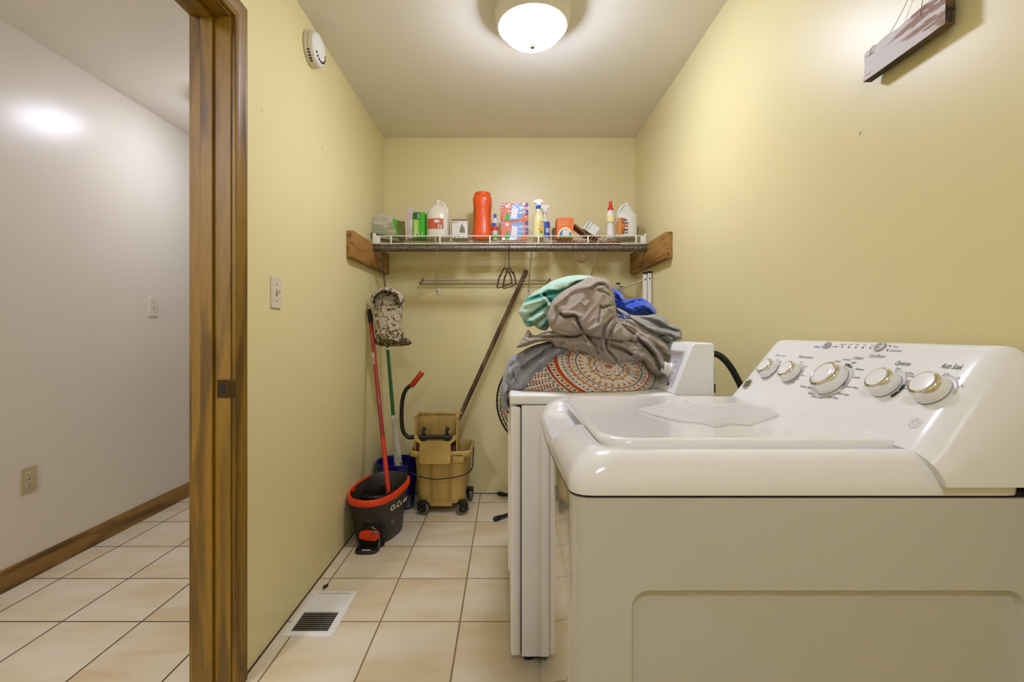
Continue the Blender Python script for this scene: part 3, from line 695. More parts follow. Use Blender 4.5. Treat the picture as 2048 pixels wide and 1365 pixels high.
# dryer sheet cartons wrapped in film
def f_dry(g, O, ux, uy, w, h):
    g.m(1).patch([(w*.14, h*.02), (w*.22, h*.5), (w*.42, h*.02)], O, ux, uy, .001)
    g.m(2).patch([(w*.3, h*.02), (w*.42, h*.9), (w*.80, h*.95), (w*.84, h*.3), (w*.6, h*.02)], O, ux, uy, .0014)
    g.m(3).patch([(w*.36, h*.12), (w*.42, h*.74), (w*.62, h*.70), (w*.58, h*.1)], O, ux, uy, .0018)
    g.m(4).patch(rectp(w*.90, w*.995, h*.3, h*.98), O, ux, uy, .0012)
    g.m(3).text('DRYER', h*.19, Vector(O)+Vector(ux)*w*.66+Vector(uy)*h*.62, ux, uy, .0022, cx=False, bold=.0006); g.text('SHEETS', h*.15, Vector(O)+Vector(ux)*w*.62+Vector(uy)*h*.40, ux, uy, .0022)
    g.m(2).patch(rectp(w*.04, w*.12, h*.80, h*.94), O, ux, uy, .0014); g.m(3).patch(ell(w*.24, h*.8, h*.09, h*.09), O, ux, uy, .0016)
    g.m(5).patch(rectp(.001, w*.05, h*.02, h*.45), O, ux, uy, .0014)
M_FILM = mat('orange_film_carton', (214, 112, 60), .18, coat=.8, bump=(60, 1.0))
for k, lb in ((1, 'film-wrapped orange and blue dryer sheet carton, the upper of the stack'), (0, 'film-wrapped orange and blue dryer sheet carton, the lower of the stack')):
    carton('dryer_sheet_carton', lb, 1001.5+k*0, 1056.5, .112 if k else .121, 2.86, .10, [M_FILM, GRN, mat('blue_film', (126, 160, 214), .2, coat=.8, bump=(60, 1)), mat('white_film', (224, 222, 226), .2, coat=.8, bump=(60, 1)), PUR, RED], face=f_dry, z0=ZS+k*.122, group='dryer sheet cartons')

# trigger spray bottles
def spray(xc, yc, s, bcol, ncol, label, labfn, rot=0):
    t = thing('spray_bottle', label, 'spray bottle', (xc, yc, ZS), 'trigger spray bottles')
    g = G(); pr = [(.9, 0), (1.0, .01), (1.0, .10), (.97, .125), (.80, .15), (.52, .172), (.44, .185), (.42, .195)]
    g.loft([[Vector((xc+math.cos(a)*r*.036*s, yc+math.sin(a)*r*.026*s, ZS+z*s)) for a in [2*PI*i/32 for i in range(32)]] for r, z in pr]); mk('bottle_body', g, bcol, t, smooth=50)
    g = G(); g.lathe([(.0155*s, .192*s), (.0165*s, .195*s), (.0165*s, .212*s), (.013*s, .216*s)], (xc, yc, ZS), 24); mk('collar', g, ncol, t)
    g = G(); hd = [(-.014, .212), (.012, .212), (.013, .228), (.030, .236), (.028, .250), (.006, .256), (-.018, .252), (-.034, .243), (-.036, .230), (-.012, .228)]
    g.prism([(x*s, z*s) for x, z in hd], (xc, yc-.009*s, ZS), X_, Z_, .018*s); mk('trigger_head', g, mat('cap_white', (226, 222, 212), .4), t)
    g = G(); g.tube(spline([(xc-.020*s, yc, ZS+.232*s), (xc-.024*s, yc, ZS+.218*s), (xc-.036*s, yc, ZS+.205*s)], 4), .0035*s, 8); mk('trigger', g, MATS['cap_white'], t)
    g = G(); labfn(g, xc, yc, s); mk('label', g, [YLW, BRN, mat('orange_fruit', (222, 150, 50), .5), BLU, W_, GRN], t, recalc=False, smooth=0)
def lab_a(g, xc, yc, s):
    g.m(0); curved_patch(g, xc, yc, .036*s, .026*s, 200, 340, ZS+.015, ZS+.115, e=1)
    O = (xc, yc-.0265*s, ZS)
    g.m(1).text('Oil', .022, Vector(O)+Vector((.004, 0, .085)), X_, Z_, .002); g.text('Soap', .015, Vector(O)+Vector((.0, 0, .068)), X_, Z_, .002)
    g.m(2).patch(ell(.012, .05, .014, .013), O, X_, Z_, .002); g.m(5).patch(ell(.014, .03, .013, .006), O, X_, Z_, .002)
def lab_b(g, xc, yc, s):
    g.m(3); curved_patch(g, xc, yc, .036*s, .026*s, 200, 350, ZS+.02, ZS+.12, e=1); g.m(4); curved_patch(g, xc, yc, .036*s, .026*s, 280, 340, ZS+.05, ZS+.08, e=1, lift=.002)
spray(xs_(1077, 2.80), 2.80, .93, mat('pale_yellow_liquid', (226, 218, 162), .2, sub=.1, coat=.3), mat('collar_blue', (36, 96, 190), .4), 'pale yellow trigger spray bottle with blue collar in front of another', lab_a)
spray(xs_(1088, 2.90)+.004, 2.90, .90, mat('milky_white', (214, 206, 180), .3), mat('cap_white', (226, 222, 212), .4), 'white trigger spray bottle with blue label tucked behind the yellow one', lab_b)

def f_or(g, O, ux, uy, w, h):
    g.m(1).patch([(w*.03+w*.47*(1-math.cos(t)), h*.02+h*.52*math.sin(t)) for t in [PI*i/18 for i in range(19)]], O, ux, uy, .001)
    g.m(2).patch([(w*.12+w*.40*(1-math.cos(t)), h*.02+h*.42*math.sin(t)) for t in [PI*i/18 for i in range(19)]], O, ux, uy, .0014)
    g.m(3).patch([(w*.30, h*.2), (w*.36, h*.40), (w*.56, h*.42), (w*.78, h*.36), (w*.72, h*.10), (w*.4, h*.10)], O, ux, uy, .002)
    g.m(4).patch([(w*.14, h*.02), (w*.2, h*.14), (w*.42, h*.12), (w*.9, h*.16), (w*.94, h*.02)], O, ux, uy, .0024)
    g.m(1).text('FABRIC SOFTENER', h*.062, Vector(O)+Vector(ux)*w*.08+Vector(uy)*h*.74, ux, uy, .0015); g.text('DRYER SHEETS', h*.07, Vector(O)+Vector(ux)*w*.1+Vector(uy)*h*.64, ux, uy, .0015)
carton('orange_carton', 'orange dryer sheet carton with a white arch picture on the front', 1114, 1147, .125, 2.80, .105, [ORN, YLW, BLU, W_, GRN], face=f_or, rot=-.0)
carton('brown_carton', 'small brown open carton half hidden behind the orange carton', 1106, 1122, .09, 2.92, .06, [BRN])
g = G(); M = Matrix.Translation((xs_(1150, 2.82), 2.82, ZS+.094))@Matrix.Rotation(math.radians(38), 4, 'Y'); g.box(0, .085, 0, .10, -.012, .0, .0006, 1, M=M)
M = Matrix.Translation((xs_(1168, 2.84), 2.82, ZS+.035))@Matrix.Rotation(math.radians(12), 4, 'Y'); g.box(0, .10, 0, .10, -.010, .0, .0006, 1, M=M)
mk('cardboard_lid', g, BRN, label='bent piece of brown cardboard leaning on the orange carton', cat='cardboard')
def f_card(g, O, ux, uy, w, h):
    g.m(1).patch(rectp(w*.12, w*.18, 0, h), O, ux, uy, .001); g.m(2).patch(rectp(w*.34, w*.37, 0, h), O, ux, uy, .001)
carton('white_carton', 'white carton with a thin green stripe lying tilted on the cardboard', 1166, 1194, .062, 2.825, .09, [mat('card_white', (218, 214, 206), .5), mat('teal_stripe', (70, 140, 110), .5), M_STEEL], face=f_card, tilt=math.radians(33), z0=ZS+.064)
# bottle with red nozzle
nx_, ny_ = xs_(1221, 2.83), 2.83
nb = thing('nozzle_bottle', 'slim white bottle with a red pointed nozzle beside the plastic jug', 'bottle', (nx_, ny_, ZS))
g = G(); g.lathe([(.024, 0), (.027, .006), (.027, .03), (.022, .07), (.0215, .10), (.026, .125), (.0255, .15), (.018, .166), (.0165, .178)], (nx_, ny_, ZS), 32); mk('bottle_body', g, mat('bottle_cream_white', (224, 220, 208), .3), nb, smooth=50)
g = G(); g.lathe([(.017, .176), (.018, .18), (.018, .188), (.014, .192), (.010, .214), (.0085, .235), (.005, .237)], (nx_, ny_, ZS), 24); mk('nozzle', g, mat('nozzle_red', (214, 44, 24), .35), nb)
g = G(); curved_patch(g, nx_, ny_, .024, .024, 190, 330, ZS+.1, ZS+.14, e=1, lift=.003); mk('label', g, YLW, nb, recalc=False, smooth=0)
# half gallon jug with black and orange label
def lab_v(t):
    o = ORG[t]; g = G(); zz = o.z; e = .772
    g.m(0); curved_patch(g, o.x, o.y, .0665, .0665, 195, 345, zz+.01, zz+.128)
    g.m(1); curved_patch(g, o.x, o.y, .0665, .0665, 203, 252, zz+.014, zz+.12, lift=.0018); g.m(2)
    curved_patch(g, o.x, o.y, .0665, .0665, 318, 344, zz+.016, zz+.07, lift=.0018)
    for k, (s, zq) in enumerate((('Soap', .100), ('Wash', .080), ('PURE', .060), ('Clean', .040), ('64 oz', .022))):
        g.m(3 if k == 2 else 2).text(s, .0185, Vector((o.x-.0515, o.y-.0695, zz+zq)), Vector((1, -.02, 0)), Z_, .0015, bold=.0006)
    g.m(1); curved_patch(g, o.x, o.y, .0665, .0665, 188, 203, zz+.03, zz+.10, lift=.0022)
    mk('label', g, [mat('label_ivory', (222, 216, 200), .5), mat('label_orange', (214, 140, 66), .5), M_BLKTXT, RED], t, recalc=False, smooth=0)
jug(xs_(1253, 2.83), 2.83, ZS-.001, .134, .222, .134, 'plastic_jug', 'white plastic jug with black and orange label at the right end of the shelf', mat('jug_milky', (216, 212, 198), .35, sub=.15, coat=.2), lab_v, shoulder=.58, side=-1, cone=True)
# red folder lying flat behind
g = G(); g.box(xs_(1105, 3.0), xs_(1240, 3.0), 2.95, 3.10, ZS, ZS+.016, .002); mk('red_folder', g, mat('red_folder', (170, 40, 26), .5), label='flat dark red box lying at the back of the shelf behind the cartons', cat='box')
# ---------------------------------------------------------------- yellow mop bucket with side-press wringer
M_MB = mat('mop_bucket_yellow', (206, 172, 92), .45, mott=(9, .28)); M_TIRE = mat('grey_tyre', (110, 104, 94), .5)
cx, cy = -.402, 2.895
mb = thing('mop_bucket', 'yellow commercial mop bucket on casters with a side-press wringer against the back wall', 'mop bucket', (cx, cy, 0))
def brings(spec, cx, cy, r=.05, flute=0):
    out = []
    for hw, hd, z in spec:
        pts = rrect(-hw, hw, -hd, hd, min(r, hw*.5), 5, .012)
        ring = []
        for (a, b) in pts:
            if flute and b < -hd*.9 and abs(abs(a)-hw*.42) < .012: b += flute
            ring.append(Vector((cx+a, cy+b, z)))
        out.append(ring)
    n = min(len(r_) for r_ in out); return out if all(len(r_) == n for r_ in out) else out
def rr_ring(hw, hd, z, cx, cy, r, n=80, flute=0):
    # fixed number of points along a rounded rectangle
    pts = rrect(-hw, hw, -hd, hd, r, 8); per = [0]
    for i in range(len(pts)): per.append(per[-1]+math.dist(pts[i], pts[(i+1) % len(pts)]))
    out = []
    for k in range(n):
        s_ = per[-1]*k/n; i = max(j for j in range(len(pts)) if per[j] <= s_+1e-9)
        t = (s_-per[i])/max(1e-9, per[i+1]-per[i]); a = pts[i]; b = pts[(i+1) % len(pts)]
        x = a[0]+(b[0]-a[0])*t; y = a[1]+(b[1]-a[1])*t
        if flute and y < -hd*.97 and abs(abs(x)-hw*.42) < .009: y += flute
        out.append(Vector((cx+x, cy+y, z)))
    return out
g = G()
sp_ = [(.128, .105, .060), (.140, .118, .064), (.143, .122, .10), (.158, .140, .33), (.163, .145, .352), (.186, .155, .354), (.190, .160, .362), (.190, .160, .384), (.186, .156, .390), (.176, .148, .388), (.168, .140, .375), (.160, .130, .33), (.140, .112, .10), (.12, .09, .085)]
g.loft([rr_ring(a, b, z, cx, cy, .045, 160, .006 if k in (2, 3) else 0) for k, (a, b, z) in enumerate(sp_)])
mk('bucket_body', g, M_MB, mb, smooth=35)
g = G(); g.box(cx-.07, cx+.07, cy-.118, cy-.06, .042, .066, .006); mk('bottom_lip', g, M_MB, mb)
g = G(); g.box(cx+.075, cx+.145, cy-.160, cy-.140, .32, .372, .006); mk('rim_rib', g, M_MB, mb)
for qx in (-.062, -.048, .048, .062):
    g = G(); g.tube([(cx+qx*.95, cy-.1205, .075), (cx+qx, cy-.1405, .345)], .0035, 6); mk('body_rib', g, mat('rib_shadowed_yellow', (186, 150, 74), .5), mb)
# casters
def caster(x, y, rot):
    M = Matrix.Translation((x, y, 0))@Matrix.Rotation(rot, 4, 'Z')
    f = lambda *p: M@Vector(p)
    g = G(); g.cyl(f(0, 0, .062), f(0, 0, .085), .022, .026, 16); g.box(-.017, -.013, -.03, .03, .028, .075, .001, 1, M=M); g.box(.013, .017, -.03, .03, .028, .075, .001, 1, M=M); mk('caster_fork', g, M_BLACK, mb)
    g = G(); g.lathe([(.02, -.011), (.036, -.011), (.038, -.007), (.038, .007), (.036, .011), (.02, .011)], f(0, 0, .038), 32, (M.to_3x3()@X_), caps=True); w_ = mk('caster_wheel', g, M_TIRE, mb)
    g = G(); g.lathe([(.0, -.0125), (.022, -.0125), (.022, .0125), (0, .0125)], f(0, 0, .038), 20, (M.to_3x3()@X_)); g.m(1).lathe([(.006, -.018), (.006, .018)], f(0, 0, .038), 10, (M.to_3x3()@X_)); mk('wheel_hub', g, [M_BLACK, M_STEEL], w_)
caster(cx-.105, cy-.135, math.radians(65)); caster(cx+.135, cy-.135, math.radians(-60)); caster(cx+.16, cy+.10, math.radians(20)); caster(cx-.13, cy+.10, 0)
# wringer housing
wx0, wx1, wy0, wy1 = -.560, -.297, 2.735, 2.90
g = G()
g.box(wx0+.008, wx1-.008, wy1-.006, wy1, .40, .590, .002)                       # back
g.box(wx0, wx0+.010, wy0+.03, wy1, .37, .596, .003); g.box(wx1-.010, wx1, wy0+.03, wy1, .37, .596, .003)
g.box(wx0-.004, wx1+.014, wy1-.014, wy1+.006, .585, .600, .003); g.box(wx0-.004, wx0+.012, wy0+.02, wy1, .590, .600, .002); g.box(wx1-.012, wx1+.004, wy0+.02, wy1, .590, .600, .002)
for k in range(5):
    x = wx0+.03+k*(wx1-wx0-.06)/4; g.box(x-.003, x+.003, wy1-.012, wy1-.005, .42, .585, .001)
mk('wringer_housing', g, M_MB, mb)
g = G(); ax0, ax1 = -.520, -.334
# apron over the front rim: flat shield with chamfered corners
g.prism([(ax0+.012, .318), (ax1-.012, .318), (ax1, .330), (ax1, .440), (ax1+.030, .462), (ax1+.034, .490), (ax1+.016, .492), (ax1+.008, .470), (ax1-.006, .452), (ax0+.006, .452), (ax0-.008, .470), (ax0-.016, .492), (ax0-.034, .490), (ax0-.030, .462), (ax0, .440), (ax0, .330)], (0, wy0-.016, 0), X_, Z_, .012)
g.box(ax0, ax1, wy0-.010, wy0+.09, .436, .446, .002)
mk('wringer_front_shield', g, M_MB, mb)
g = G(); g.box(wx0+.012, wx1-.012, wy0+.02, wy1-.01, .372, .41, .004)
for k in range(12): g.box(wx0+.02+k*.0195, wx0+.028+k*.0195, wy0+.022, wy1-.02, .41, .425, .002)
mk('wringer_basket', g, mat('rusty_basket', (112, 58, 22), .6, mott=(30, .4)), mb)
g = G(); zt = .466; yt = wy0+.045
g.cyl((wx0-.02, yt, zt), (wx1-.012, yt, zt), .0135, seg=18)
for x in (-.505, -.362):
    g.tube([(x, yt, zt), (x-.004, yt-.004, zt+.035), (x+.004, yt+.01, zt+.055)], [.012, .009, .012], 10); g.cyl((x-.012, yt-.016, zt), (x+.016, yt-.016, zt), .018, seg=12)
mk('press_bar', g, M_BLACK, mb)
g = G(); d = 2.78
path = [(wx0-.015, yt, zt), (-.600, yt, zt), tuple(P3(806, 862, d)), tuple(P3(803, 835, d)), tuple(P3(805, 800, d)), tuple(P3(812, 780, d)), tuple(P3(826, 768, d))]
g.tube(spline(path, 6), .0125, 12); hd_ = mk('lever_handle', g, M_BLACK, mb)
g = G(); a_, b_ = P3(822, 773, d), P3(845, 745, d); g.tube([a_, a_+(b_-a_)*.05, b_-(b_-a_)*.06, b_], [.0145, .0165, .0165, .012], 16); mk('grip', g, mat('grip_red', (176, 42, 24), .45), hd_, label='red rubber grip')
g = G(); db = cy-.17
pts = [(cx+.188, cy, .375), (cx+.196, cy-.03, .372), (cx+.196, cy-.10, .335), tuple(P3(945, 935, 2.70)), tuple(P3(933, 948, 2.695)), tuple(P3(905, 956, 2.69)), tuple(P3(868, 959, 2.69)), tuple(P3(838, 953, 2.695)), tuple(P3(820, 945, 2.70)), (cx-.199, cy-.15, .27), (cx-.199, cy-.06, .345), (cx-.188, cy, .375)]
g.tube(spline(pts, 6), .0032, 8); mk('bail_handle', g, mat('bail_dark', (40, 34, 26), .4, metal=.5), mb)

# brown wooden mop handle leaning on the back wall
top_ = P3(1053, 541, 3.098); low_ = P3(916, 842, 2.965); dd = (low_-top_); bot = top_+dd*((top_.z-.24)/(top_.z-low_.z))
g = G(); g.tube([top_-dd*.003, top_, top_+(bot-top_)*.5, bot], [.010, .0145, .0148, .0148], 16)
mk('wooden_pole', g, wood_mat('worn_brown_handle', (52, 36, 18), (84, 62, 34), (112, 88, 54), 'Z', .6), label='long brown wooden handle standing in the mop bucket and leaning on the back wall', cat='mop handle')

# ---------------------------------------------------------------- blue bucket and broom
M_BLU = mat('blue_bucket_plastic', (18, 22, 112), .35)
bc = Vector((-.697, 2.905, 0))
bb = thing('blue_bucket', 'round dark blue plastic bucket in the corner behind the charcoal bucket', 'bucket', bc)
g = G(); g.lathe([(.0, 0), (.100, 0), (.104, .004), (.128, .275), (.134, .278), (.135, .288), (.130, .291), (.124, .286), (.100, .01), (0, .008)], bc, 48, caps=False); mk('bucket_body', g, M_BLU, bb)
g = G(); g.tube([bc+Vector((.136*math.cos(t), .136*math.sin(t)*.98, .262-.03*max(0, -math.sin(t)))) for t in [PI+PI*i/24 for i in range(25)]], .0022, 6); mk('bail_handle', g, M_STEEL, bb)
br = thing('broom', 'green-handled broom with white fluted neck standing in the blue bucket', 'broom', (bc.x+.02, 2.88, .012))
tp = P3(773, 668, 2.97); md = P3(786.5, 831, 2.905); lo = P3(799, 950, 2.865)
g = G(); g.cyl(tp, md, .0105, .0115, 16); mk('handle', g, mat('broom_green', (24, 98, 44), .35), br)
g = G(); g.cyl(P3(775, 697, 2.953)-Vector((0, 0, .01)), P3(775, 697, 2.953)+Vector((0, 0, .004)), .0125, seg=16); mk('hanging_tip', g, W_, br)
g = G(); rings = []
dv = (lo-md); 
for t, hw, hd in ((0, .012, .012), (.02, .0145, .013), (.35, .0165, .013), (.6, .022, .014), (.9, .028, .015), (1.15, .036, .018), (1.35, .05, .02)):
    c = md+dv*t; rings.append([Vector((c.x+math.cos(a)*hw, c.y+math.sin(a)*hd, c.z)) for a in [2*PI*i/28 for i in range(28)]])
g.loft(rings)
for k in range(22):   # raised chevrons
    t = .06+k*.035; c = md+dv*t; hw = .013+.012*t; yy = c.y-.0135
    g.tube([(c.x-hw*.8, yy+.004, c.z+.008), (c.x, yy-.0005, c.z), (c.x+hw*.8, yy+.004, c.z+.008)], .0016, 5)
g.m(1)
for k in range(5):
    for sgn in (-1, 1):
        c = md+dv*(.80+k*.04); hw = .026; g.box(c.x+sgn*.020-.005, c.x+sgn*.020+.005, c.y-.0165, c.y-.010, c.z-.0018, c.z+.0018)
mk('neck', g, [mat('broom_neck_white', (212, 206, 188), .45), M_BLACK], br)
g = G(); c1 = md+dv*1.33; g.loft([[Vector((c1.x+math.cos(a)*hw, c1.y+math.sin(a)*hd, z)) for a in [2*PI*i/28 for i in range(28)]] for z, hw, hd in ((c1.z, .049, .019), (.09, .058, .026), (.012, .06, .03))]); mk('bristles', g, mat('bristle_grey', (90, 96, 88), .9), br)

# ---------------------------------------------------------------- charcoal spin-mop bucket
M_CHR = mat('charcoal_plastic', (48, 44, 38), .42); M_ORG = mat('red_orange_plastic', (232, 62, 14), .38)
sx_, sy_ = -.698, 2.505; ang = math.radians(-14)
sb = thing('spin_mop_bucket', 'oval charcoal spin-mop bucket with orange-red rim band and foot pedal by the left wall', 'mop bucket', (sx_, sy_, 0))
def spr(t, a, b, z, dz=0, e=.85, off=0):
    c_, s_ = math.cos(t), math.sin(t)
    x = math.copysign(abs(c_)**e, c_)*a; y = math.copysign(abs(s_)**e, s_)*b
    if x > 0 and y > 0: x *= 1+.05*(y/b)
    X = x*math.cos(ang)-y*math.sin(ang); Y = x*math.sin(ang)+y*math.cos(ang)
    return Vector((sx_+X, sy_+Y+off, z+dz*(Y/b)))
T = [2*PI*i/64 for i in range(64)]
g = G(); SPEC = [(.095, .135, .004, 0), (.100, .142, 0, 0), (.103, .146, .006, 0), (.112, .165, .12, 0), (.121, .185, .205, .006), (.128, .196, .222, .014), (.132, .200, .236, .016), (.132, .200, .262, .018), (.128, .196, .266, .018), (.123, .190, .260, .018), (.110, .172, .17, .01), (.095, .140, .03, 0)]
g.loft([[spr(t, a, b, z, dz) for t in T] for a, b, z, dz in SPEC]); mk('bucket_body', g, M_CHR, sb, smooth=40)
g = G(); TB = [math.radians(a) for a in range(-205, 46, 5)]
# banded rim: wider at the pedal end
def band(a, b, z): return [spr(t, a, b, z, .018) for t in TB]
g.loft([band(.134, .202, .236), band(.137, .205, .241), band(.137, .205, .262), band(.132, .200, .271), band(.124, .191, .269), band(.122, .189, .262)], caps=False, closed=False)
ob = mk('rim_band', g, M_ORG, sb, smooth=40); mdf = ob.modifiers.new('s', 'SOLIDIFY'); mdf.thickness = .0025
g = G(); p = spr(math.radians(-150), .130, .198, .262, .018)
for q in (-.012, .014): g.tube([p+Vector((q, .01, 0)), p+Vector((q*1.4, .012, .016)), p+Vector((q*.6, .02, .022))], [.006, .005, .004], 8)
mk('handle_pivot', g, M_ORG, sb)
bkx, bky = -.695, 2.44
g = G(); g.lathe([(.072, .05), (.076, .05), (.082, .235), (.088, .240), (.090, .250), (.086, .258), (.078, .254), (.074, .235), (.068, .08), (0, .075)], (bkx, bky, 0), 48, caps=False)
for k in range(48):
    a = 2*PI*k/48; g.box(-.0015, .0015, .0785, .0895, .2535, .2605, M=Matrix.Translation((bkx, bky, 0))@Matrix.Rotation(a, 4, 'Z'))
mk('wringer_basket', g, mat('dark_basket', (34, 32, 30), .35), sb)
g = G(); px_ = -.7; yf = 2.338
g.prism([(-.060, .012), (.060, .012), (.055, .105), (.045, .118), (-.045, .118), (-.055, .105)], (-.690, 2.336, 0), Vector((1, .06, 0)), Z_, .05); mk('pedal_recess', g, M_DARK, sb, smooth=0)
g = G(); g.prism([(-.052, .062), (-.046, .085), (-.030, .092), (.036, .090), (.052, .074), (.048, .052), (.030, .040), (-.02, .046), (-.042, .052)], (-.702, 2.322, 0), X_, Z_, .03)
for k in range(4): g.box(-.735+k*.018, -.727+k*.018, 2.316, 2.323, .052, .078, .001)
pd = mk('pedal_arm', g, M_ORG, sb)
g = G(); g.tube(spline([(-.745, 2.345, .03), (-.752, 2.30, .012), (-.745, 2.272, .010), (-.70, 2.268, .010), (-.662, 2.275, .010), (-.650, 2.31, .014), (-.655, 2.345, .05)], 6), .0085, 10); g.box(-.742, -.662, 2.275, 2.345, .006, .016, .003); g.m(1).box(-.722, -.680, 2.268, 2.276, .016, .020, .001)
g.m(2).tube([(-.672, 2.335, .05), (-.668, 2.328, .095), (-.690, 2.326, .112)], .005, 8)
g.cyl((-.69, 2.32, .088), (-.652, 2.318, .086), .005, seg=10)
mk('foot_pedal', g, [M_BLACK, W_, M_STEEL], sb)
# lettering wraps the right flank
g = G(); nm = Vector((math.cos(math.radians(-38)), math.sin(math.radians(-38)), 0)); ux = Vector((-nm.y, nm.x, 0))
tq = math.radians(-27); pz = spr(tq, .1245, .19, .175, 0)
L_ = 'O-Cedar'
cum = 0
for i, ch in enumerate(L_):
    t = tq+cum; a = spr(t, .1225, .187, .168, 0); b = spr(t+.02, .1225, .187, .168, 0); u = (b-a).normalized(); up = Vector((0, 0, 1)); n_ = u.cross(up)
    sz = .040 if i in (0, 2) else .033
    g.text(ch, sz, a+n_*.004, u, up, .0, shear=.25, bold=.0008, ext=.0006); cum += {'O': .20, '-': .09, 'C': .165, 'e': .125, 'd': .13, 'a': .12, 'r': .1}[ch]
mk('lettering', g, mat('lettering_white', (226, 214, 186), .5), sb, recalc=False, smooth=0)
# red mop pole leaning on the wall
rt = Vector((XL+.016, 2.742, 1.248)); rb_ = P3(776, 975, 2.47)
mp_ = thing('mop', 'red mop pole with black end grip leaning from the charcoal bucket to the left wall', 'mop', (rb_.x, rb_.y, .09))
dv = (rt-rb_); g = G(); g.cyl(rb_-dv*.08, rt-dv*.09, .0118, .0118, 18); mk('pole', g, mat('pole_dark_red', (150, 22, 20), .28, coat=.5), mp_)
g = G(); g.cyl(rb_-dv*.085, rb_+dv*.26, .0128, .0124, 18); mk('lower_tube', g, mat('pole_bright_red', (206, 44, 20), .28, coat=.5), mp_, label='brighter orange-red lower tube')
g = G(); g.tube([rt-dv*.09, rt-dv*.085, rt-dv*.02, rt-dv*.004, rt], [.0125, .0142, .0148, .011, .004], 16); g.m(1).tube([rt-dv*.006+Vector((-.0, -.012, 0)), rt+Vector((0, -.006, .0)), rt-dv*.03+Vector((0, -.014, 0))], .0015, 6); mk('end_grip', g, [M_BLACK, YLW], mp_)
pp = rb_+dv*.665; pu = dv.normalized(); pn = Vector((.2, -1, 0)).normalized(); pn = (pn-pu*pn.dot(pu)).normalized()
g = G(); g.text('O-Cedar', .020, pp+pn*.0120, pu, pn.cross(pu)*1.0, .0006, bold=.0003); mk('lettering', g, MATS['lettering_white'], mp_, recalc=False, smooth=0)
g = G(); c = rb_-dv*.08; c.z = .0; c.x -= .01; rnd = random.Random(3)
for k in range(46):
    a = 2*PI*k/46; r1 = .026+.012*rnd.random(); g.tube(spline([c+Vector((0, 0, .15)), c+Vector((r1*.6*math.cos(a), r1*.6*math.sin(a), .15)), c+Vector((r1*math.cos(a), r1*math.sin(a), .105)), c+Vector((r1*.9*math.cos(a+.4), r1*.9*math.sin(a+.4), .085))], 3), .006, 5)
mk('mop_strands', g, mat('mop_grey_strand', (120, 112, 100), .9), mp_); 

# ---------------------------------------------------------------- pedestal fan behind the dryer
fx, fy, fz, fr = .243, 2.79, .684, .302
fan = thing('pedestal_fan', 'black round wire-guard pedestal fan behind the dryer, its feet showing on the floor', 'fan', (fx, 2.87, 0))
M_FW = mat('fan_black', (20, 18, 16), .35)
g = G()
def circ(r, y): return [Vector((fx+r*math.cos(t), y, fz+r*math.sin(t))) for t in [2*PI*i/72 for i in range(72)]]
for r, y in ((fr, fy), (fr*.93, fy-.045), (fr*.80, fy-.062), (.07, fy-.075)): g.tube(circ(r, y), .0055 if r == fr else .003, 6, True)
for k in range(96):
    t = 2*PI*k/96; c_, s_ = math.cos(t), math.sin(t)
    g.tube([(fx+.06*c_, fy-.075, fz+.06*s_), (fx+fr*.8*c_, fy-.062, fz+fr*.8*s_), (fx+fr*.93*c_, fy-.045, fz+fr*.93*s_), (fx+fr*c_, fy, fz+fr*s_)], .0016, 4)
mk('front_guard', g, M_FW, fan)
g = G()
for r, y in ((fr*.9, fy+.06), (.07, fy+.075)): g.tube(circ(r, y), .003, 5, True)
for k in range(60):
    t = 2*PI*k/60; c_, s_ = math.cos(t), math.sin(t)
    g.tube([(fx+.06*c_, fy+.075, fz+.06*s_), (fx+fr*.9*c_, fy+.06, fz+fr*.9*s_), (fx+fr*c_, fy, fz+fr*s_)], .0016, 4)
mk('rear_guard', g, M_FW, fan)
for k in range(3):
    g = G(); a0 = 2*PI*k/3+.4; pts = []
    for i in range(9):
        a = a0+i/8*1.5; rr_ = .05+.19*math.sin(PI*min(1, (i+.6)/8.6))**.6; pts.append((a, rr_, -.02+.035*i/8))
    V = [Vector((fx+.03*math.cos(a), fy+q, fz+.03*math.sin(a))) for a, r, q in pts]+[Vector((fx+r*math.cos(a), fy+q, fz+r*math.sin(a))) for a, r, q in pts]
    V += [v+Vector((0, .003, 0)) for v in V]; n9 = 9; F = []
    for i in range(8): F += [(i, i+1, 9+i+1, 9+i), (18+i, 27+i, 27+i+1, 18+i+1), (9+i, 10+i, 28+i, 27+i), (i, 18+i, 19+i, i+1)]
    F += [(0, 9, 27, 18), (8, 26, 35, 17)]
    g.add(V, F); mk('blade', g, mat('fan_blade', (44, 42, 40), .3), fan)
g = G(); g.cyl((fx, fy-.06, fz), (fx, fy-.082, fz), .06, .055, 32); g.cyl((fx, fy+.04, fz), (fx, fy+.17, fz), .065, .05, 32); mk('motor_housing', g, M_FW, fan)
g = G(); g.cyl((fx, 2.87, .03), (fx, 2.87, fz-.06), .015, seg=16); mk('stand_pole', g, M_FW, fan)
for (lx, ly) in ((-.072, 2.66), (-.055, 3.085), (.56, 2.66), (.54, 3.085)):
    e_ = Vector((lx, ly, .014)); c_ = Vector((fx, 2.87, .030)); g = G(); g.tube([c_, c_*.1+e_*.9, e_], .0105, 10); dl = (e_-c_).normalized(); lg = mk('leg', g, M_FW, fan)
    g = G(); g.tube([e_-dl*.045, e_-dl*.04, e_-dl*.004, e_+dl*.004], [.0108, .0135, .0135, .009], 12); mk('rubber_foot', g, M_BLACK, lg)

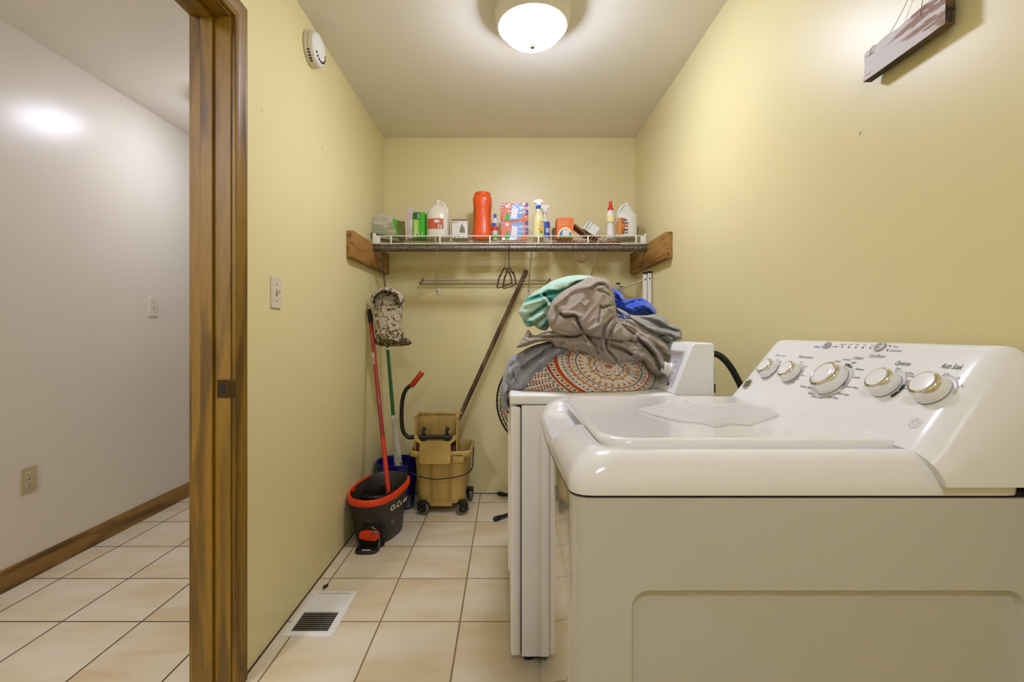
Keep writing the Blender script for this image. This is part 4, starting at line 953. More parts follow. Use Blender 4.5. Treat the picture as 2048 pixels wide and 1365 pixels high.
# ---------------------------------------------------------------- folded drying rack in the right corner
M_RK = mat('rack_white', (222, 218, 206), .5)
rk = thing('drying_rack', 'white folding rack standing in the right corner behind the dryer', 'drying rack', (.80, 2.88, 0))
for x, y, z in ((.836, 2.75, 1.466), (.864, 2.75, 1.472), (.742, 3.03, 1.432), (.772, 3.05, 1.41)):
    g = G(); g.box(x-.0115, x+.0115, y-.007, y+.007, 0, z, .002); g.m(1).box(x-.013, x+.013, y-.009, y+.009, z-.008, z+.004, .001); g.m(2).lathe([(.004, 0), (.004, .003), (0, .0035)], (x, y-.007, z-.04), 10, (0, -1, 0)); mk('slat', g, [M_RK, M_BLACK, M_DARK], rk)
for z0_, z1_ in ((1.392, 1.425), (1.245, 1.262), (.95, .97), (.6, .62), (.25, .27)):
    g = G(); g.cyl((.744, 3.02, z0_), (.838, 2.758, z1_), .006, seg=12); mk('dowel', g, mat('rack_dowel', (206, 196, 170), .5), rk)

# ---------------------------------------------------------------- dryer
dx0, dx1, dy0, dy1 = .014, .690, 1.505, 2.19
dy_ = thing('dryer', 'older off-white clothes dryer behind the washer, laundry heaped on its top', 'dryer', ((dx0+dx1)/2, (dy0+dy1)/2, 0))
g = G(); g.box(dx0+.036, dx1, dy0+.004, dy1-.004, .03, .866, .004); g.m(1).box(dx0+.028, dx0+.037, dy0+.010, dy1-.010, .04, .86); g.box(dx0+.02, dx1-.01, dy0+.008, dy1-.008, .861, .868); mk('cabinet', g, [M_DRYER, M_DARK], dy_)
g = G(); g.box(dx0, dx0+.0335, dy0+.002, dy1-.002, .032, .862, .010, 3); fp = mk('front_panel', g, M_DRYER, dy_)
g = G(); g.box(dx0-.008, dx0+.002, dy0+.12, dy1-.12, .25, .74, .008, 3); mk('door', g, M_DRYER, dy_)
g = G(); g.box(dx0-.004, dx1, dy0-.002, dy1+.002, .868, .902, .009, 4); mk('top_panel', g, M_DRYER, dy_)
g = G(); g.box(dx0+.05, dx1-.04, dy0+.02, dy1-.02, .018, .04); mk('plinth', g, M_DARK, dy_)
for fx_ in (dx0+.06, dx1-.05):
    for fy_ in (dy0+.05, dy1-.05):
        g = G(); g.cyl((fx_, fy_, 0), (fx_, fy_, .035), .018, seg=16); mk('foot', g, M_BLACK, dy_)
def cprof(y, ins=0): return [Vector((x, y, z)) for x, z in ((.556+ins, .902), (.553+ins, .905), (.612+ins, 1.060), (.622+ins, 1.073-ins), (.684-ins, 1.073-ins), (.690-ins, 1.067-ins), (.690-ins, .902))]
g = G(); g.loft([cprof(dy0+.002, .004), cprof(dy0+.008), cprof(dy1-.008), cprof(dy1-.002, .004)]); con = mk('control_console', g, M_DRYER, dy_, smooth=20)
fu = Vector((.059, 0, .155)).normalized(); fo = Vector((.553, 0, .905)); fn = Vector((-fu.z, 0, fu.x))
def dface(v, y, lift=0): return Vector((fo.x, y, fo.z))+fu*v+fn*lift
g = G()
def dpatch(v0, v1, y0, y1, lift): g.add([dface(v0, y0, lift), dface(v0, y1, lift), dface(v1, y1, lift), dface(v1, y0, lift)], [(0, 1, 2, 3)])
g.m(0); dpatch(.018, .15, dy0+.035, dy1-.035, .001); g.m(1); dpatch(.128, .145, dy0+.05, dy1-.05, .0014); g.m(2)
for v in (.122, .088, .040): dpatch(v, v+.0012, dy0+.045, dy1-.04, .0016)
uy_ = fu; ux_ = Vector((0, -1, 0))
for s, v, y in (('MORE DRY', .104, 1.72), ('TIMED', .104, 1.60), ('AUTO', .072, 1.69), ('DRY', .062, 1.58), ('OFF', .030, 1.60)): g.m(3).text(s, .009, dface(v, y), ux_, uy_, .002)
g.m(4); dpatch(.020, .032, 1.570, 1.582, .002)
mk('control_panel', g, [mat('panel_cool_white', (206, 204, 206), .3), mat('panel_taupe', (168, 158, 138), .4), M_GREYTXT, M_GREYTXT, M_DARK], con, recalc=False, smooth=0)
kc = dface(.075, 1.612); g = G(); g.lathe([(.026, 0), (.026, .006), (.022, .010), (.021, .026), (.019, .028), (0, .028)], kc, 32, fn); g.m(1).box(-.004, .004, -.02, .02, 0, .004, .001, M=Matrix.Translation(kc+fn*.028)@fn.to_track_quat('Z', 'Y').to_matrix().to_4x4())
mk('knob', g, [mat('knob_offwhite', (224, 220, 210), .35), MATS['knob_offwhite'] if 'knob_offwhite' in MATS else M_WHITE], con)
g = G(); g.box(.691, .699, 1.53, 1.56, .905, .992, .002); g.box(.697, .703, 1.535, 1.55, .95, .99, .002); g.m(1).box(.694, .702, 1.527, 1.533, .905, .935, .001); mk('rear_bracket', g, [M_STEEL, M_BLACK], dy_)
g = G(); g.tube(spline([(.684, 1.615, 1.028), (.71, 1.612, 1.032), (.745, 1.61, 1.030), (.778, 1.607, 1.003), (.808, 1.604, .955), (.832, 1.60, .895), (.848, 1.60, .80), (.852, 1.62, .6), (.85, 1.65, .3), (.848, 1.7, .1), (.83, 1.75, .02)], 8), .0115, 14); mk('power_cord', g, mat('cord_black', (14, 13, 12), .25), dy_)
# ---------------------------------------------------------------- washer
wx0, wx1, wy0, wy1 = .107, .880, .742, 1.43
wa = thing('washer', 'glossy white top-load washing machine filling the right foreground', 'washing machine', ((wx0+wx1)/2, (wy0+wy1)/2, 0))
def ring(x0, x1, y0, y1, r, z, n=10): return [Vector((a, b, z)) for a, b in rrect(x0, x1, y0, y1, r, n)]
# cabinet: side sheet with a pressed panel on the side facing the room
g = G(); rc = .030
def bow(y): t = (y-1.085)/.345; return -.009*(1-min(1, t*t))
def bowed(pts, amt=1):
    out = []
    for k in range(len(pts)):
        a = pts[k]; b = pts[(k+1) % len(pts)]
        out.append((a[0]+(bow(a[1])*amt if a[0] < wx0+.08 else 0), a[1]))
        if abs(a[0]-b[0]) < 1e-6 and a[0] < wx0+.08 and abs(a[1]-b[1]) > .1:
            for q in range(1, 24): y = a[1]+(b[1]-a[1])*q/24; out.append((a[0]+bow(y)*amt, y))
    return out
out = bowed(rrect(wx0, wx1, wy0, wy1, rc, 10))
rb0 = [Vector((a, b, .02)) for a, b in out]; rt0 = [Vector((a, b, .838)) for a, b in out]
# leave out the flat near side (between the two near corner arcs)
n = len(out); bm = g.bm
vb = [bm.verts.new(v) for v in rb0]; vt_ = [bm.verts.new(v) for v in rt0]
near = None
for i in range(n):
    j = (i+1) % n
    if abs(out[i][1]-wy0) < 1e-6 and abs(out[j][1]-wy0) < 1e-6: near = (i, j); continue
    bm.faces.new((vb[i], vb[j], vt_[j], vt_[i]))
bm.faces.new(vt_); bm.faces.new(vb[::-1])
i, j = near
xa, xb = out[i][0], out[j][0]
px0, px1, pz0, pz1 = .204, wx1-.033, .09, .688
R = [(0, 0), (.0008, .0008), (.0055, .011), (.010, .012)]
rings_ = []
for ins, dep in R:
    rings_.append([bm.verts.new((a, wy0+dep, b)) for a, b in rrect(px0+ins, px1-ins, pz0+ins, pz1-ins, .030-ins*.6, 8)])
for a, b in zip(rings_, rings_[1:]):
    m_ = len(a)
    for k in range(m_): bm.faces.new((a[k], a[(k+1) % m_], b[(k+1) % m_], b[k]))
bm.faces.new(rings_[-1])
# frame between the outer rectangle and the first inner ring
O4 = [vb[i], vb[j], vt_[j], vt_[i]]
edges = []
for k in range(4):
    e = bm.edges.get((O4[k], O4[(k+1) % 4])) or bm.edges.new((O4[k], O4[(k+1) % 4])); edges.append(e)
m_ = len(rings_[0])
for k in range(m_): edges.append(bm.edges.get((rings_[0][k], rings_[0][(k+1) % m_])))
bmesh.ops.triangle_fill(bm, use_beauty=True, use_dissolve=False, edges=edges)
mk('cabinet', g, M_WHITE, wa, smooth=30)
g = G(); g.loft([[Vector((a, b, z)) for a, b in bowed(rrect(wx0+.006, wx1-.006, wy0+.006, wy1-.006, .028, 10))] for z in (.836, .846)]); mk('seam', g, M_DARK, wa, smooth=0)
for fx_ in (wx0+.05, wx1-.06):
    for fy_ in (wy0+.05, wy1-.05):
        g = G(); g.cyl((fx_, fy_, 0), (fx_, fy_, .024), .02, seg=16); mk('foot', g, M_BLACK, wa)
# top cover with a scooped lid grip in the front
g = G()
spec = [(0, 0, 0, .030, .8425), (.0, .0, 0, .030, .845), (-.001, -.001, 0, .031, .852), (.003, .002, 0, .034, .866), (.010, .007, .002, .040, .880), (.021, .014, .006, .046, .893), (.034, .023, .012, .048, .902), (.047, .032, .02, .048, .907), (.056, .041, .03, .048, .9085), (.0605, .050, .045, .047, .906), (.061, .052, .05, .047, .896)]
rs = []
for k, (ix, iy, iy2, r, z) in enumerate(spec):
    pts = rrect(wx0+ix, wx1-.03, wy0+iy, wy1-iy2, r, 8)
    # resample uniformly so that every ring matches
    per = [0]
    for q in range(len(pts)): per.append(per[-1]+math.dist(pts[q], pts[(q+1) % len(pts)]))
    N_ = 260; ring_ = []
    # start at the centre of the front edge by angle so that rings correspond
    cxm, cym = (wx0+wx1)/2, (wy0+wy1)/2
    for q in range(N_):
        ang_ = 2*PI*q/N_
        dx_, dy2 = math.cos(ang_)*.38, math.sin(ang_)*.344
        best = None
        for u in range(len(pts)):
            a = pts[u]; b = pts[(u+1) % len(pts)]
            ex, ey = b[0]-a[0], b[1]-a[1]; den = dx_*ey-dy2*ex
            if abs(den) < 1e-12: continue
            t = ((a[0]-cxm)*ey-(a[1]-cym)*ex)/den; s_ = ((a[0]-cxm)*dy2-(a[1]-cym)*dx_)/den
            if t > 0 and -1e-6 <= s_ <= 1+1e-6: best = (cxm+dx_*t, cym+dy2*t)
        x, y = best
        zz = z
        if x < wx0+.09: x += bow(y)*max(0, 1-k/9)
        if x < wx0+.08 and z > .866:
            q_ = (y-1.02)/(1.31-1.02)
            if -.12 < q_ < 1.12:
                bpm = min(1, max(0, (q_+.10)/.16))*min(1, max(0, (1.10-q_)/.16)); bpm = bpm*bpm*(3-2*bpm)
                zz = z-(z-.864)*.62*bpm
                if k in (3, 4, 5): x += .004*bpm
        ring_.append(Vector((x, y, zz)))
    rs.append(ring_)
g.loft(rs, caps=False)
g.add([v.copy() for v in rs[-1]], [tuple(range(260))])
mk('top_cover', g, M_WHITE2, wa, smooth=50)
# lid: round corners in front, square against the console
g = G()
lx0, lx1, ly0, ly1 = .170, .6975, .812, 1.362
def lring(ins, z, r):
    x0, x1, y0, y1 = lx0+ins, lx1-ins*.12, ly0+ins, ly1-ins; q = .004; pts = []
    for cx_, cy_, a0, rr_ in ((x1-q, y1-q, 0, q), (x0+r, y1-r, 90, r), (x0+r, y0+r, 180, r), (x1-q, y0+q, 270, q)):
        for i in range(13): a = math.radians(a0+90*i/12); pts.append(Vector((cx_+rr_*math.cos(a), cy_+rr_*math.sin(a), z)))
    return pts
g.loft([lring(.004, .897, .056), lring(.001, .899, .058), lring(0, .904, .06), lring(0, .910, .06), lring(.002, .9145, .06), lring(.006, .9172, .058), lring(.012, .918, .056), lring(.022, .9172, .05), lring(.034, .9165, .04)]); mk('lid', g, M_WHITE2, wa, smooth=50)
# console
A = [(.690, .908), (.715, .939), (.735, .964), (.765, 1.0015), (.79, 1.033), (.806, 1.053), (.816, 1.0655), (.825, 1.0765), (.834, 1.083), (.845, 1.086), (.864, 1.086), (.8685, 1.084), (.871, 1.079), (.871, .865), (.71, .8605)]
E = [(.703, .866), (.735, .880), (.762, .894), (.79, .910), (.815, .925), (.832, .936), (.841, .942), (.849, .948), (.855, .954), (.861, .960), (.866, .966), (.869, .969), (.871, .972), (.871, .8605), (.7035, .8603)]
def cs(y, f): return [Vector((a[0]+(b[0]-a[0])*f, y, a[1]+(b[1]-a[1])*f)) for a, b in zip(A, E)]
secs = []
for k in range(13):
    th = PI/2*k/12; secs.append(cs(.728+.058*(1-math.sin(th)) if False else .786-.058*math.sin(PI/2-th), 1-math.sin(th) if False else (1-math.cos(PI/2-th))))
secs += [cs(y, 0) for y in (.80, .95, 1.1, 1.25, 1.37)]
for k in range(13):
    th = PI/2*k/12; secs.append(cs(1.385+.055*math.sin(th), 1-math.cos(th)))
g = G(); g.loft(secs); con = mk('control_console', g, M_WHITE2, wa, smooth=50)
# panel geometry helpers
FA = Vector((.690, 0, .908)); FB = Vector((.816, 0, 1.0655)); FU = (FB-FA).normalized(); FN = Vector((-FU.z, 0, FU.x)); UX = Vector((0, -1, 0))
def hit(px, py):
    d = Vector(ray(px, py)); o = Vector((0, 0, CAMZ)); t = (FA-o).dot(FN)/d.dot(FN); return o+d*t
def knob(px, py, r, h, label, s=1):
    c = hit(px, py)
    g = G(); g.lathe([(r*1.16, 0), (r*1.2, .0015), (r*1.2, .004)], c, 40, FN); kb = mk('knob', g, M_DARK, con, label=label)
    g = G(); g.lathe([(r*1.22, .002), (r*1.24, .004), (r*1.12, h*.62), (r*1.10, h*.66)], c, 48, FN, caps=False); mk('skirt', g, M_WHITE2, kb, smooth=50)
    g = G(); g.lathe([(r*1.10, h*.62), (r*1.10, h*.80), (r*1.06, h*.90), (r*.93, h*.985), (r*.86, h), (r*.84, h*.985)], c, 48, FN, caps=False); mk('chrome_ring', g, M_CHROME, kb, smooth=50)
    g = G(); g.lathe([(r*.87, h*.96), (r*.84, h*1.0), (r*.5, h*1.02), (0, h*1.025)], c, 48, FN); mk('cap_face', g, M_WHITE2, kb, smooth=50)
    # printed arc beside the knob
    return c
def arc(g, c, r0, r1, a0, a1, n=16, lift=.0008):
    V = []
    for k in range(n+1):
        a = math.radians(a0+(a1-a0)*k/n); d = UX*math.cos(a)+FU*math.sin(a); V += [c+d*r0+FN*lift, c+d*r1+FN*lift]
    g.add(V, [(2*k, 2*k+2, 2*k+3, 2*k+1) for k in range(n)])
def disc(g, c, r, lift=.0008): g.add([c+(UX*math.cos(a)+FU*math.sin(a))*r+FN*lift for a in [2*PI*i/16 for i in range(16)]], [tuple(range(16))])
M_ARC = mat('printed_grey_arc', (196, 192, 188), .5)
kn = {}
kn[1] = knob(1540, 741, .0240, .026, 'smallest-set knob farthest from the camera')
kn[2] = knob(1584, 748, .0240, .026, 'second small knob beside the water level knob')
kn[3] = knob(1664, 762, .0335, .030, 'large cycle selector knob')
kn[4] = knob(1773, 771, .0245, .028, 'knob under the word Options')
kn[5] = knob(1867, 783, .0245, .028, 'knob under the words Auto Soak')
g = G(); 
def tx(mi, s, size, px, py, shear=.22, bold=.00003):
    g.m(mi).text(s, size, hit(px, py), UX, FU, .0003, shear=shear, bold=bold, wx=max(.52, min(1, 1-(px-1640)/240*.46)))
tx(2, 'Deep Fill', .0115, 1626, 696); tx(0, 'Start/Pause', .0112, 1738, 714); tx(2, 'Water Level', .0095, 1550, 712.5); tx(1, 'Temperature', .0115, 1594.5, 715.5)
tx(0, 'Colors', .0125, 1704, 718.5, bold=.00015); tx(1, 'Options', .0150, 1788, 730, bold=.00015); tx(1, 'Auto Soak', .0165, 1880, 736.5, bold=.00015)
for s, px, py in (('DeepFill', 1679, 690.5), ('Soak', 1697, 690.5), ('Wash', 1710, 691), ('Rinse', 1725, 691.5), ('Spin', 1741, 692)): tx(0, s, .0062, px, py, bold=.00002)
tx(0, 'Pause', .0085, 1784, 695.5); tx(0, 'Lid Locked', .0085, 1779, 703.5)
for s, px, py in (('Towels', 1667, 724), ('Normal', 1685, 721), ('Light', 1702, 727), ('Delicates', 1709, 740), ('Casuals', 1704.5, 756), ('Speed Wash', 1690, 775), ('Drain & Spin', 1671.5, 788), ('Active Wear', 1650, 794.5), ('Bulky Items', 1622, 794), ('Sheets', 1615, 788), ('Towels / Sheets', 1599, 774)): tx(0, s, .0078, px, py, bold=.00006)
for s, px, py in (('Auto', 1552, 720.5), ('Min', 1559, 725), ('Cold', 1598, 725), ('Cool', 1608, 734.5), ('Warm', 1601, 752), ('Hot', 1592, 760), ('Hot', 1583, 766)): tx(0, s, .0062, px, py, bold=.00002)
for s, px, py in (('Extra', 1790.5, 739), ('Spin', 1789, 743), ('2nd Rinse', 1808, 748), ('+Extra Spin', 1806, 753), ('Deep Rinse', 1808, 763), ('Warm Rinse', 1807, 768), ('2nd Rinse', 1806, 772), ('Extra Rinse', 1802, 778)): tx(0, s, .0075, px, py, bold=.00006)
for s, px, py in (('30 Min', 1884, 751.5), ('1 Hr', 1908, 759), ('2 Hr', 1915, 774)): tx(0, s, .0088, px, py)
mk('lettering', g, [M_GREYTXT, M_BLKTXT, M_BLUETXT, M_ARC, W_], con, recalc=False, smooth=0)
for px, py in ((1673, 694), (1685, 694.5), (1698, 695), (1712, 695.5), (1726, 696), (1741, 696.5), (1780, 692.5), (1775.5, 701)):
    g = G(); disc(g, hit(px, py), .0022); mk('indicator_dot', g, M_BLKTXT, con, recalc=False, smooth=0)
g = G(); a = hit(1662, 694); b = hit(1673, 694); g.add([a+FN*.0006, b+FN*.0006, b+FU*.0012+FN*.0006, a+FU*.0012+FN*.0006], [(0, 1, 2, 3)]); mk('printed_line', g, M_BLUETXT, con, recalc=False, smooth=0)
g = G(); a = hit(1736, 715.5); b = hit(1765, 717.5); g.add([a+FN*.0006, b+FN*.0006, b+FU*.0008+FN*.0006, a+FU*.0008+FN*.0006], [(0, 1, 2, 3)]); mk('printed_line', g, M_ARC, con, recalc=False, smooth=0)
for k_, r0_, r1_, a0_, a1_ in ((1, .033, .036, 20, 95), (2, .033, .037, -60, 90), (3, .046, .051, -20, 58), (3, .046, .051, 200, 320), (4, .035, .0385, 20, 95), (5, .035, .0385, 0, 95)):
    g = G(); arc(g, kn[k_], r0_, r1_, a0_, a1_); mk('dial_arc', g, M_ARC, con, recalc=False, smooth=0)
for k_, a0_, a1_, d_ in ((3, 58, 88, (64, 80)), (4, -40, 10, (-15,))):
    R0 = .0455 if k_ == 3 else .0345; g = G(); arc(g, kn[k_], R0, R0+.0065, a0_, a1_, lift=.001); g.m(1)
    for q in d_: disc(g, kn[k_]+(UX*math.cos(math.radians(q))+FU*math.sin(math.radians(q)))*(R0+.0032), .0019, .0016)
    mk('dial_arc', g, [M_BLKTXT, W_], con, recalc=False, smooth=0, label='black dial arc with light dots')
g = G(); disc(g, hit(1687, 769), .0042); g.m(1); disc(g, hit(1687, 769), .0026, .0012); mk('printed_ring', g, [M_BLKTXT, W_], con, recalc=False, smooth=0)
g = G(); c = hit(1831, 847); arc(g, c, .0095, .0105, 0, 360, 32); arc(g, c, .005, .006, 20, 200, 12); arc(g, c, .0035, .0045, 190, 380, 12); mk('printed_roundel', g, M_ARC, con, recalc=False, smooth=0)
for px, py, r, lb in ((1656, 692, .0098, 'small grey push button at the words Deep Fill'), (1761, 695, .0125, 'grey push button above the words Start/Pause')):
    c = hit(px, py); g = G(); g.lathe([(r, 0), (r, .003), (r*.94, .0042), (r*.5, .0046), (0, .0047)], c, 32, FN); g.m(1); arc(g, c, r*.38, r*.46, 30, 330, 16, .0049)
    mk('push_button', g, [mat('button_grey', (176, 170, 164), .3, metal=.3), M_GREYTXT], con, label=lb)
c = hit(1495.5, 769.5); g = G(); g.lathe([(.0185, 0), (.0185, .002), (.0165, .0032), (.0155, .0024), (0, .0022)], c, 40, FN); g.m(1)
for k in range(4): arc(g, c, .0105, .0125, 20+90*k, 85+90*k, 10, .0028)
for k in range(4):
    a = math.radians(45+90*k); arc(g, c+(UX*math.cos(a)+FU*math.sin(a))*.009, .0018, .0032, a*57.3-120, a*57.3+120, 10, .0030)
g.text('GE', .0155, c-UX*.0088-FU*.0052, UX, FU, .0032, shear=.25)
mk('monogram_badge', g, [M_CHROME, M_BLKTXT], con, label='round chrome monogram badge', recalc=False)

# dryer sheets lying on the lid
def sheet(name, label, pts, z, mt, seed):
    c = sum((p for p in pts), Vector())/len(pts); N1, N2 = 16, 72; V = []; F = []
    cum = [pts[i]*(1-k/10)+pts[(i+1) % len(pts)]*(k/10) for i in range(len(pts)) for k in range(10)]; m_ = len(cum)
    for j in range(N1+1):
        for i in range(m_):
            p = c+(cum[i]-c)*(j/N1); k = noise.ridged_multi_fractal(Vector((p.x*26, p.y*30, seed)), 1, 2, 4, 1, 2); 
            V.append(Vector((p.x, p.y, z+.0015+.0042*k*min(1, (1-j/N1)*6+.25))))
    for j in range(N1):
        for i in range(m_): F.append((j*m_+i, j*m_+(i+1) % m_, (j+1)*m_+(i+1) % m_, (j+1)*m_+i))
    g = G(); g.add(V, F); bmesh.ops.remove_doubles(g.bm, verts=g.bm.verts[:], dist=1e-5); o = mk(name, g, mt, label=label, cat='dryer sheet', smooth=60); md_ = o.modifiers.new('s', 'SOLIDIFY'); md_.thickness = .0005; return o
def lz(px, py, z=.9175):
    d = Vector(ray(px, py)); t = (z-CAMZ)/d.z; return Vector((0, 0, CAMZ))+d*t
M_SH = mat('nonwoven_sheet', (240, 237, 230), .7, alpha=.34)
sheet('dryer_sheet', 'thin crumpled white dryer sheet lying on the washer lid', [lz(1272, 821), lz(1318, 835), lz(1362, 845), lz(1402, 848), lz(1430, 856), lz(1462, 850), lz(1500, 852), lz(1560, 832), lz(1535, 814), lz(1470, 808), lz(1432, 811), lz(1385, 811), lz(1348, 796), lz(1328, 809)], .9165, M_SH, 2.0)
# ---------------------------------------------------------------- laundry heap on the dryer
rng = np.random.RandomState(11)
LAT = rng.rand(64, 64)
def vnoise(x, y):
    xi = np.floor(x).astype(int); yi = np.floor(y).astype(int); fx = x-xi; fy = y-yi
    fx = fx*fx*(3-2*fx); fy = fy*fy*(3-2*fy)
    g_ = lambda a, b: LAT[a % 64, b % 64]
    return (g_(xi, yi)*(1-fx)+g_(xi+1, yi)*fx)*(1-fy)+(g_(xi, yi+1)*(1-fx)+g_(xi+1, yi+1)*fx)*fy
def fold_noise(u, v, ang, wl, stretch, seed=0, warp=.6):
    a = math.radians(ang); p = (u*math.cos(a)+v*math.sin(a)); q = (-u*math.sin(a)+v*math.cos(a))
    q = q+warp*wl*(vnoise(u/(wl*2.2)+seed, v/(wl*2.2)+seed)-.5)*2
    n = vnoise(p/(wl*stretch)+seed*3.1, q/wl+seed*1.7)
    return 1-np.abs(2*n-1)**.8*1.0       # ridged
def poly_d(U, V, P, closed=True):
    best = np.full(U.shape, 1e9); bx = np.zeros_like(U); by = np.zeros_like(U)
    n = len(P)
    for i in range(n if closed else n-1):
        a = P[i]; b = P[(i+1) % n]; ex, ey = b[0]-a[0], b[1]-a[1]; l2 = ex*ex+ey*ey+1e-9
        t = np.clip(((U-a[0])*ex+(V-a[1])*ey)/l2, 0, 1); qx = a[0]+t*ex; qy = a[1]+t*ey
        d = np.hypot(U-qx, V-qy); m_ = d < best; best = np.where(m_, d, best); bx = np.where(m_, qx, bx); by = np.where(m_, qy, by)
    return best, bx, by
def inside(U, V, P):
    r = np.zeros(U.shape, bool); n = len(P)
    for i in range(n):
        a = P[i]; b = P[(i+1) % n]
        if a[1] == b[1]: continue
        c = (V < a[1]) != (V < b[1]); x = a[0]+(V-a[1])/(b[1]-a[1])*(b[0]-a[0]); r ^= c & (U < x)
    return r
def sm(P, n=5): return [(v.x, v.y) for v in spline([(p[0], p[1], 0) for p in P], n, True)]
def base_depth(u, v):
    # general front surface of the heap, nearer at the bottom, falling away to the sides
    t = np.clip((1260-v)/1150, 0, 1); d = 1.60+.24*t**1.15
    cx_ = 880+60*t; e = np.clip((np.abs(u-cx_)/820), 0, 1); return d+.13*e**2.2
FS = 1.45
def cloth(outline, off, A, B, R, folds=(), noi=(), step=7, colfn=None, dfn=None, post=None, smooth_out=5):
    P = sm(outline, smooth_out); xs = [p[0] for p in P]; ys = [p[1] for p in P]
    U, V = np.meshgrid(np.arange(min(xs)-step, max(xs)+step*2, step), np.arange(min(ys)-step, max(ys)+step*2, step), indexing='ij')
    ins = inside(U, V, P); d, bx, by = poly_d(U, V, P)
    cell = ins[:-1, :-1] & ins[1:, :-1] & ins[:-1, 1:] & ins[1:, 1:]
    cnt = np.zeros(U.shape, int); cnt[:-1, :-1] += cell; cnt[1:, :-1] += cell; cnt[:-1, 1:] += cell; cnt[1:, 1:] += cell
    used = cnt > 0; bnd = used & (cnt < 4)
    U2 = np.where(bnd, bx, U); V2 = np.where(bnd, by, V); d = np.where(bnd, 0, d)
    s_ = 1-np.minimum(d/R, 1); h = np.sqrt(np.maximum(0, 1-s_**2))
    D0 = (dfn or base_depth)(U2, V2)-off
    F_ = np.zeros(U.shape)
    for pl, amp, wd in folds:
        amp = amp*FS; 
        pl_ = [(q.x, q.y) for q in spline([(p[0], p[1], 0) for p in pl], 5)]
        fd, _, _ = poly_d(U2, V2, pl_, False); F_ += amp*np.exp(-(fd/wd)**2)
    for amp, ang, wl, st_, sd in noi: F_ += amp*(fold_noise(U2, V2, ang, wl, st_, sd)-.5)
    F_ += .0012*(vnoise(U2/14, V2/14)-.5)
    front = D0-A*h-F_*np.minimum(1, d/ (R*.35)); back = D0+B*h
    front = np.minimum(front, back-.0015*(d > 0))
    def pt(D):
        px = 980+.2051*U2; py = 530+.2051*V2
        return np.stack([(px-VX)/FPX*D, D, CAMZ-(py-VY)/FPX*D], -1)
    Fp, Bp = pt(front), pt(back)
    if post: Fp = post(Fp); Bp = post(Bp)
    idx = -np.ones(U.shape, int); verts = []; cols = []
    C_ = colfn(U2, V2, F_) if colfn else None
    idb = -np.ones(U.shape, int)
    for i, j in zip(*np.nonzero(used)):
        idx[i, j] = len(verts); verts.append(Fp[i, j]); 
        if C_ is not None: cols.append(C_[i, j])
    for i, j in zip(*np.nonzero(used)):
        if bnd[i, j]: idb[i, j] = idx[i, j]
        else:
            idb[i, j] = len(verts); verts.append(Bp[i, j])
            if C_ is not None: cols.append(C_[i, j])
    faces = []
    for i, j in zip(*np.nonzero(cell)):
        faces.append((idx[i, j], idx[i, j+1], idx[i+1, j+1], idx[i+1, j]))
        f2 = (idb[i, j], idb[i+1, j], idb[i+1, j+1], idb[i, j+1])
        if len(set(f2)) == 4 and set(f2) != set(faces[-1]): faces.append(f2)
    return verts, faces, cols
def cloth_obj(name, parts, mt, label, cat, solid=None):
    V = []; F = []; C_ = []
    for v, f, c in parts:
        o = len(V); V += [tuple(p) for p in v]; F += [tuple(k+o for k in q) for q in f]; C_ += list(c)
    lo = np.array(V).min(0); hi = np.array(V).max(0); org = Vector(((lo[0]+hi[0])/2, (lo[1]+hi[1])/2, lo[2]))
    me = bpy.data.meshes.new(name); me.from_pydata([tuple(Vector(p)-org) for p in V], [], F)
    me.materials.append(mt)
    for p in me.polygons: p.use_smooth = True
    if C_:
        at = me.color_attributes.new('Col', 'FLOAT_COLOR', 'POINT'); arr = np.ones((len(V), 4), np.float32); arr[:, :3] = np.array(C_); at.data.foreach_set('color', arr.ravel())
    o = bpy.data.objects.new(name, me); COL.objects.link(o); o.location = org; ORG[o] = org
    o['label'] = label; o['category'] = cat; return o
ZT = .9035
def on_top(p):
    x, z = p[..., 0], p[..., 2]; p = p.copy()
    m_ = (x > dx0-.004); p[..., 2] = np.where(m_, np.maximum(z, ZT+.002*np.clip((ZT-z)/.05, 0, 1)), z); p[..., 0] = np.minimum(p[..., 0], np.where(p[..., 2] > .90, .69, 9)); return p
def fab(name, col, var=.0, sheen=.2, sc=900, rough=.85):
    m, nt, N, L, b = nodes_mat(name); b.inputs['Base Color'].default_value = srgb(*col); b.inputs['Roughness'].default_value = rough; b.inputs['Sheen Weight'].default_value = sheen; b.inputs['Specular IOR Level'].default_value = .2
    tc = N('TexCoord'); n = N('TexNoise', i_Scale=float(sc), i_Detail=1); L(tc.outputs['Object'], n.inputs['Vector']); bp = N('Bump', i_Strength=.25, i_Distance=.0006); L(n.outputs['Fac'], bp.inputs['Height']); L(bp.outputs[0], b.inputs['Normal'])
    return m, nt, N, L, b

